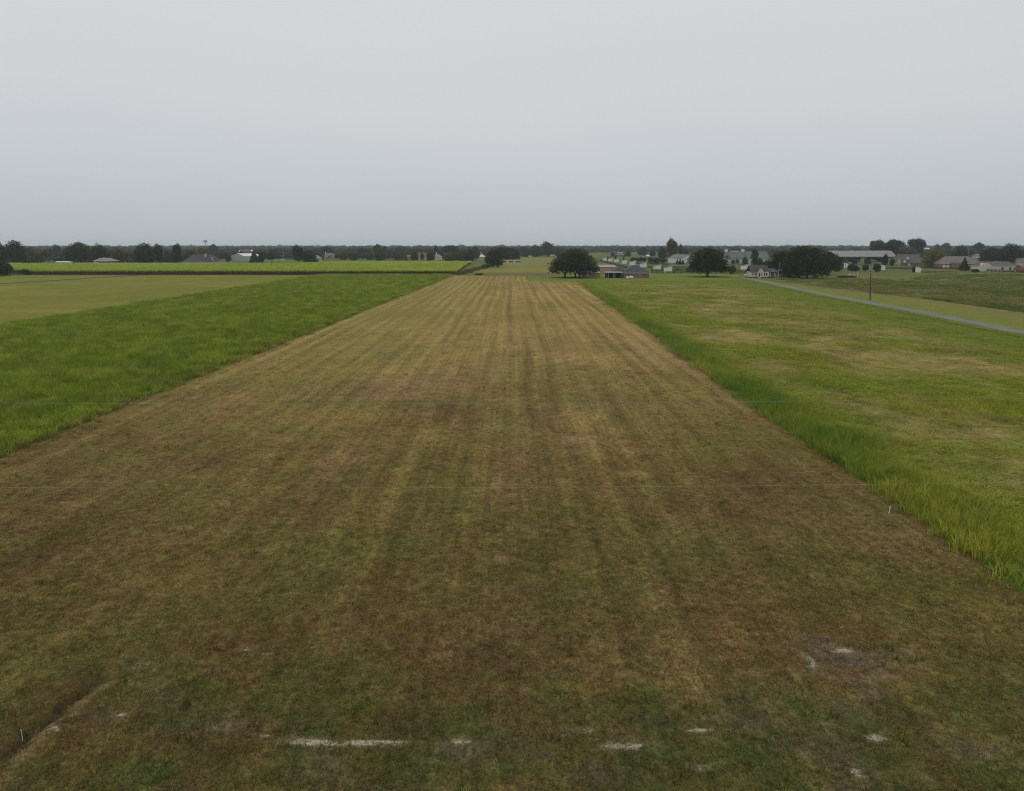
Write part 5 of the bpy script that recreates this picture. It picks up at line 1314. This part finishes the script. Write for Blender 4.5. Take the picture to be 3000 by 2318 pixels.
sh = empty('open_shed', (Xa(670, 775), 775, 0)); tag(sh, 'small open pole shed left of the white metal barn', 'shed')
MB().add([(-5, -3, 4.2), (5, -3, 4.2), (5, 4, 3.6), (-5, 4, 3.6), (-5, -3, 4.4), (5, -3, 4.4), (5, 4, 3.8), (-5, 4, 3.8)], [(3, 2, 1, 0), (4, 5, 6, 7), (0, 1, 5, 4), (1, 2, 6, 5), (2, 3, 7, 6), (3, 0, 4, 7)]).build('roof', M['galv'], sh)
for a in (-4.6, -1.5, 1.5, 4.6): MB().box(a - .12, a + .12, -2.8, -2.56, 0, 4.19).build('post', M['wood_pole'], sh)
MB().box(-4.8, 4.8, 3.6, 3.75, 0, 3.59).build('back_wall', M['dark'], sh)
building('two_storey_house', 'cream two storey house with chimney behind the cane', 'house', 951, 978, 748, 741, 11, 'hip', 'yellow', 'taupe_shingle', Y=890, ov=.5, ridge_half=2.5, opens=[win(.2, 1, 1.4, 1.6), win(.5, 1, 1.4, 1.6), win(.8, 1, 1.4, 1.6), win(.3, 4.0, 1.2, 1.2), win(.7, 4.0, 1.2, 1.2)], chimney=(952.5, 738, 'white', 1.0))
building('far_house', 'grey roof peeking out behind the yellow green shrub', 'house', 912, 935, 756.5, 747.5, 12, 'hip', 'grey_wall', 'grey_shingle', Y=740, ov=.5)
building('orange_brick_house', 'orange brick house between the narrow olive tree and dark tree', 'house', 1192, 1212, 752.5, 748, 10, 'gx', 'brick', 'taupe_shingle', Y=850, opens=[win(.3), win(.7)])
building('pale_house', 'pale house with brown roof behind the small reddish tree', 'house', 1223, 1254, 751, 741, 12, 'gx', 'cream', 'brown_shingle', Y=850, opens=[win(.15), win(.35), door(.5, mat='dark'), win(.7)])
building('chimney_house', 'grey roofed house with bright white chimney behind the cane', 'house', 1270, 1292, 751.5, 745, 11, 'hip', 'cream', 'grey_shingle', Y=850, opens=[win(.3), win(.7)], chimney=(1277.5, 738.5, 'white', .9))
building('pale_house', 'pale house partly hidden left of the lone round tree', 'house', 1400, 1422, 753, 744.5, 11, 'hip', 'cream', 'cream', Y=800, opens=[win(.3), win(.7)], chimney=(1409, 737, 'white', .8))
building('far_house', 'tiny house with pale roof under the tallest far meadow tree', 'house', 1563, 1578, 749, 744.5, 10, 'gx', 'cream', 'grey_shingle', ybase=752.7, opens=[win(.2, 1, 1.4, 1.4), win(.5, 1, 1.4, 1.4), win(.8, 1, 1.4, 1.4)])
building('far_shed', 'low pale shed at the far meadow edge left of the tiny house', 'shed', 1549, 1556, 751, 750, 6, 'gx', 'cream', 'white_metal', ybase=753.5)
building('far_shed', 'low pale shed at the far meadow edge right of the tallest tree', 'shed', 1613, 1634, 748.5, 747, 8, 'gx', 'cream', 'cream', Y=1130)
building('red_shed', 'small red shed in the trees right of the grey roofed house', 'shed', 371, 384, 761, 756.5, 5, 'gx', 'red_paint', 'red_paint', Y=690, ov=.2, opens=[door(.5, mat='white')])
building('far_shed', 'long white roof just showing over the cane at far left', 'shed', 164, 203, 768, 766.3, 5, 'gx', 'white_metal', 'white_metal', Y=620, ov=.2)
building('far_shed', 'grey shed row below the dark oaks by the far meadow', 'shed', 1478, 1526, 764.5, 762, 6, 'gx', 'taupe_shingle', 'grey_shingle', ybase=769, ov=.3, opens=[door(.2, 2, 2, mat='cream'), door(.6, 2, 2, mat='cream')])
building('far_shed', 'small white shed in the shrub row behind the sheds', 'shed', 1893.5, 1902.5, 751, 747.3, 5, 'gx', 'taupe_shingle', 'white_metal', Y=900, ov=.3)

# ------------------------------------------------------------------ fences
post_me = MB().box(-.087, .087, -.087, .087, 0, 1.5).mesh('fence_post', M['fence'])
def fence(label, pts, rails=(.30, .66, 1.02, 1.38), spacing=3.2, group='dark board fences of the paddocks'):
    w = [G(*p) for p in pts]
    root = empty('board_fence', (w[0][0], w[0][1], 0)); tag(root, label, 'fence', group)
    ox, oy = w[0]
    for i in range(len(w) - 1):
        a, b = Vector(w[i]), Vector(w[i + 1]); L_ = (b - a).length; n = max(1, int(L_ / spacing)); d = (b - a) / L_; ang = math.atan2(d.y, d.x)
        for k in range(n + (1 if i == len(w) - 2 else 0)):
            p = a + d * (L_ * k / n)
            link('post', post_me, root, (p.x - ox, p.y - oy, 0), (0, 0, ang))
        for z_ in rails:
            MB().box(.04, L_ - .04, -.125, -.088, z_ - .10, z_ + .10).build('rail', M['fence'], root, loc=(a.x - ox, a.y - oy, 0), rot=(0, 0, ang))
fence('front paddock fence running from the brick house past the single trunk oak', [(1907, 801.5), (2010, 801.8), (2120, 802.5), (2200, 803)])
fence('second paddock fence just behind the front one', [(1907, 794.5), (2010, 795), (2120, 796), (2200, 797)])
fence('paddock fence running diagonally from the far sheds down to the brick house', [(1756, 764.5), (1790, 774), (1836, 787)])
fence('cross fence behind the four farthest white sheds', [(1760, 762.5), (1840, 763), (1900, 765.5)], (.5, 1.25), 4.5)
fence('cross fence between the fifth and sixth white sheds', [(1862, 774), (1905, 775.5), (1960, 778)], (.30, .66, 1.02, 1.38), 3.6)
fence('cross fence in front of the sixth and seventh white sheds', [(1898, 785), (1960, 786.5), (2010, 787.5)])
fence('long fence in front of the stable yard', [(2138, 776), (2210, 777), (2262, 778)], (.5, 1.25), 4)
fence('fence in front of the long open barn', [(2462, 777), (2540, 777.5), (2640, 780), (2700, 781)], (.5, 1.25), 4)
fence('fence from the barn shrubs to the dark sided shed', [(2586, 788), (2640, 789.5), (2672, 790.5)])
fence('fence from the dark sided shed past the brick ranch to the right edge', [(2698, 786), (2780, 789.5), (2860, 793.5), (2940, 797.5), (3020, 801)])
fence('low fence below the dark sided shed', [(2698, 801), (2740, 802), (2800, 803)], (.5, 1.2))

# ------------------------------------------------------------------ poles, masts, wires, stakes
def pole(name, label, x_top, y_top, x_b, y_b, r_, mat, arms=(), cat='utility pole', lamp=False, Y=None):
    if Y is None: Y = Yb(y_b)
    X0 = Xa(x_b, Y); zt = Za(y_top, Y); X1 = Xa(x_top, Y, zt)
    root = empty(name, (X0, Y, 0)); tag(root, label, cat)
    MB().tube([(0, 0, -.02), ((X1 - X0) / 2, 0, zt / 2), (X1 - X0, 0, zt)], [r_, r_ * .85, r_ * .7], 10).build('shaft', M[mat], root)
    for (dz, w, th) in arms:
        a_ = MB().box(-w / 2, w / 2, -r_ - .12, -r_ * .7, -.07, .07).build('crossarm', M['grey_pole'], root, loc=(X1 - X0 - .15, 0, zt - dz))
        for q in (-.46, -.25, .25, .46): MB().lathe([(.05, 0), (.07, .08), (.03, .18)], 8, 'Z', (q * w, -r_ - .05, .071)).build('insulator', M['steel'], a_)
    if lamp:
        MB().tube([((X1 - X0) * .45, 0, zt * .52), ((X1 - X0) * .45 + 1.0, -.2, zt * .56)], .04, 6).build('lamp_arm', M['steel'], root)
        MB().lathe([(.22, -.1), (.25, 0), (.12, .14)], 10, 'Z', ((X1 - X0) * .45 + 1.05, -.2, zt * .55)).build('lamp_head', M['white'], root)
    return root
pole('power_pole', 'wooden power pole with two crossarms beside the gravel road', 2551, 792.5, 2549, 880, .19, 'wood_pole', ((.15, 2.5, .1), (.62, 2.3, .1)))
pole('power_pole', 'leaning grey pole with a yard lamp in front of the oak grove', 2284, 768, 2279, 821, .15, 'grey_pole', lamp=True)
pole('power_pole', 'thin grey pole in front of the shed by the pipe frame', 2477, 769, 2479, 804, .13, 'grey_pole')
pole('power_pole', 'grey utility pole among the yard vehicles beyond the cane', 830, 740, 830, 766, .22, 'grey_pole', cat='utility pole')
pole('power_pole', 'thin pole with a pale transformer above the brick ranch', 2837, 729, 2837, 772, .16, 'grey_pole', ((.5, 1.8, .1),))
mast = empty('antenna_mast', (Xa(4.5, 1500), 1500, 0)); tag(mast, 'thin antenna mast with top platform at the left edge', 'mast')
zt = Za(683, 1500)
MB().tube([(0, 0, 0), (0, 0, zt)], [.8, .45], 10).build('shaft', M['steel'], mast)
MB().lathe([(2.6, zt - 2.6), (2.9, zt - 2.4), (2.9, zt - .6), (2.6, zt - .4)], 12).build('antenna_ring', M['steel'], mast)
wt = empty('water_tower', (Xa(604, 2500), 2500, 0)); tag(wt, 'distant grey water tower on legs above the horizon', 'water tower')
zt = Za(703, 2500); rr = .5 * (Xa(610, 2500) - Xa(598.5, 2500))
MB().lathe([(.3, zt - 8.5), (rr * .6, zt - 7.2), (rr, zt - 4.5), (rr, zt - 2.2), (rr * .6, zt - .6), (.4, zt)], 20).build('tank', M['steel'], wt, True)
for k in range(6):
    a = k * math.pi / 3
    MB().tube([(rr * .95 * math.cos(a), rr * .95 * math.sin(a), 0), (rr * .82 * math.cos(a), rr * .82 * math.sin(a), zt - 5)], .3, 6).build('leg', M['steel'], wt)
MB().tube([(0, 0, 0), (0, 0, zt - 8)], .6, 8).build('riser', M['steel'], wt)
for k, x_ in enumerate((922, 1059, 1181)):
    ms = empty('radio_mast', (Xa(x_, 3000), 3000, 0)); tag(ms, '%s of three thin radio masts on the horizon above the cane' % ('leftmost', 'middle', 'rightmost')[k], 'mast', 'radio masts on the horizon')
    zt = Za(712, 3000)
    m = MB()
    for q in range(3):
        a = q * 2.094
        m.tube([(1.1 * math.cos(a), 1.1 * math.sin(a), 0), (.35 * math.cos(a), .35 * math.sin(a), zt)], .18, 5)
    m.build('lattice', M['steel'], ms)
    m = MB()
    for q in range(9): m.box(-.8, .8, -.1, .1, 3 + q * 3, 3.2 + q * 3)
    m.build('brace', M['steel'], ms)

def wire(label, pts, Y):
    pts = [(Xa(px, Y, Za(py, Y)), Za(py, Y)) for px, py in pts]
    xs = np.array([p[0] for p in pts]); zs = np.array([p[1] for p in pts])
    co = np.polyfit(xs, zs, 2)
    X = np.linspace(-48, 48, 60)
    o = MB().tube([(a, Y, float(np.polyval(co, a))) for a in X], .0032, 6).build('power_line', M['wire'])
    tag(o, label, 'power line', 'power lines crossing in front of the field')
wire('upper of two thin pale power lines crossing the whole view', [(0, 1181), (700, 1184), (1500, 1182), (2200, 1176), (3000, 1168)], 22)
wire('lower of two thin pale power lines crossing the whole view', [(0, 1428.5), (800, 1430.5), (1500, 1428.5), (2200, 1422.5), (3000, 1414)], 22)

def stake(label, x, ytop, yb, lean=0.0, r_=.028):
    X0, Y0 = G(x, yb); zt = Za(ytop, Y0)
    root = empty('survey_stake', (X0, Y0, 0), .3); tag(root, label, 'stake', 'survey stakes along the mown strip'); root.rotation_euler = (0, lean, .3)
    zt += .03
    MB().add([(-r_, -r_ * .5, .0), (r_, -r_ * .5, .0), (r_, r_ * .5, .0), (-r_, r_ * .5, .0), (-r_, -r_ * .5, zt), (r_, -r_ * .5, zt), (r_, r_ * .5, zt), (-r_, r_ * .5, zt)], [(0, 3, 2, 1), (4, 5, 6, 7), (0, 1, 5, 4), (1, 2, 6, 5), (2, 3, 7, 6), (3, 0, 4, 7)]).build('shaft', M['white'], root)
    MB().box(-r_ * 1.15, r_ * 1.15, -r_ * .7, r_ * .7, zt - .1, zt + .01).build('ribbon', M['white'], root)
stake('nearest white survey stake near the right edge of the mown strip', 2604, 1485, 1507, .08, .024)
stake('white survey stake halfway up the right edge of the mown strip', 1930, 990, 1006, .0, .026)
stake('white survey stake halfway up the left edge of the mown strip', 895, 983, 998, .0, .026)
stake('small far white stake near the top of the right edge', 1757, 869, 878, .0, .036)
stake('small far white stake near the top of the left edge', 1173, 871, 880, .0, .036)
stake('thin pale marker stake standing in the ditch at lower left', 67, 2140, 2172, 0, .007)

# small yard things
pf = empty('pipe_frame', (*G(2498, 812.5), 0)); tag(pf, 'white pipe frame standing over reddish weeds by the paddocks', 'frame')
Yp = Yb(812.5); mp = Xa(2501, Yp) - Xa(2500, Yp)
def tz(y_): return Za(y_, Yp)
for (nm, p) in (('upright', [(-10 * mp, 0, 0), (-10 * mp, 0, tz(796.5))]), ('top_bar', [(-10 * mp, 0, tz(796.5)), (14 * mp, 0, tz(797.5))]), ('lower_bar', [(-14 * mp, 0, tz(804)), (4.5 * mp, 0, tz(803.5))]), ('upright', [(4.5 * mp, 0, 0), (4.5 * mp, 0, tz(803.5))]), ('upright', [(-4.5 * mp, 0, 0), (-4.5 * mp, 0, tz(803.8))]), ('upright', [(14 * mp, 0, 0), (14 * mp, 0, tz(797.5))])):
    MB().tube(p, .07, 8).build(nm, M['white'], pf)
Xf, Yf2 = G(2480, 814)
x = rng.uniform(-4.0, 4.2, 90); y = rng.uniform(-1.6, 1.6, 90)
scatter('dry_weeds', np.stack([x + Xf, y + Yf2, np.zeros(90)], 1), rng.uniform(0, 6.28, 90), np.stack([np.full(90, 1.0), np.full(90, 1.0), rng.uniform(1.4, 2.6, 90)], 1), rng.integers(0, 5, 90), np.tile(np.array((.17, .105, .085)), (90, 1)) * rng.uniform(.7, 1.2, (90, 1)), midg, 'bed of reddish brown dry weeds under the white pipe frame', 'weeds')
mb = empty('mailbox_post', (*G(2168, 810), 0)); tag(mb, 'short dark post with a pale box beside the lane', 'post')
MB().box(-.09, .09, -.09, .09, 0, .95).build('post', M['fence'], mb)
MB().lathe([(.17, -.26), (.17, .26)], 10, 'Y', (0, 0, 1.1)).build('box', M['steel'], mb)
wp = empty('marker_post', (*G(2103, 808), 0)); tag(wp, 'slim white post beside the lane under the single trunk oak', 'post')
MB().box(-.07, .07, -.07, .07, 0, 1.75).build('shaft', M['white'], wp); MB().box(-.1, .1, -.1, .1, 1.75, 1.82).build('cap', M['white'], wp)

# grazing horse and cattle (dark, far away): bodies grown along a skeleton
def animal(name, label, cat, x, yb, L_, yaw, Y=None):
    if Y is None: X0, Y0 = G(x, yb)
    else: X0, Y0 = Xa(x, Y), Y
    s = L_ / 2.0
    V = [(-.75, 0, 1.15), (-.35, 0, 1.12), (.1, 0, 1.10), (.55, 0, 1.18), (.85, 0, 1.30), (1.1, 0, 1.0), (1.28, 0, .62), (1.42, 0, .38), (-.98, 0, 1.05), (-1.08, 0, .7)]
    R = [(.27, .30), (.29, .32), (.28, .31), (.26, .32), (.17, .22), (.12, .17), (.10, .12), (.06, .07), (.06, .06), (.03, .03)]
    E = [(0, 1), (1, 2), (2, 3), (3, 4), (4, 5), (5, 6), (6, 7), (0, 8), (8, 9)]
    for sx, a in ((-.72, 0), (.5, 3)):
        for sy in (-.17, .17):
            n = len(V); back = sx < 0
            V += [(sx, sy, .85), (sx + (.06 if back else .0), sy, .62), (sx + (-.1 if back else .02), sy, .40), (sx + (-.04 if back else 0), sy, .03)]
            R += [(.15, .15), (.09, .09), (.06, .06), (.06, .06)]
            E += [(a, n), (n, n + 1), (n + 1, n + 2), (n + 2, n + 3)]
    me = bpy.data.meshes.new(name); me.from_pydata([(a * s, b * s, c_ * s) for a, b, c_ in V], E, []); me.materials.append(M['hide'])
    o = link(name, me, None, (X0, Y0, 0), (0, 0, yaw))
    sk = o.modifiers.new('skin', 'SKIN')
    for i, q in enumerate(R): me.skin_vertices[0].data[i].radius = (q[0] * s, q[1] * s); me.skin_vertices[0].data[i].use_root = (i == 1)
    sb = o.modifiers.new('smooth', 'SUBSURF'); sb.levels = 1; sb.render_levels = 1
    tag(o, label, cat)
animal('horse', 'dark horse grazing between the nearest shed and the single trunk oak', 'horse', 1985, 794, 2.2, 2.4)
animal('cow', 'dark cow grazing in front of the white metal barn', 'cow', 667, None, 2.2, .2, Y=690)
animal('cow', 'dark cow grazing in front of the yard vehicles', 'cow', 798, None, 2.2, 3.0, Y=690)

# ------------------------------------------------------------------ haze: even, pale air round camera and scene
hz = MB().box(-6100, 6100, -400, 6150, -2, 52).build('haze', None)
m, t = new_mat('haze_material')
o = t.nodes.new('ShaderNodeOutputMaterial'); v = t.nodes.new('ShaderNodeVolumePrincipled')
v.inputs['Color'].default_value = (.80, .90, 1.0, 1)
v.inputs['Density'].default_value = .00010
v.inputs['Anisotropy'].default_value = .2
t.links.new(v.outputs[0], o.inputs['Volume'])
hz.data.materials.append(m)
tag(hz, kind='stuff')
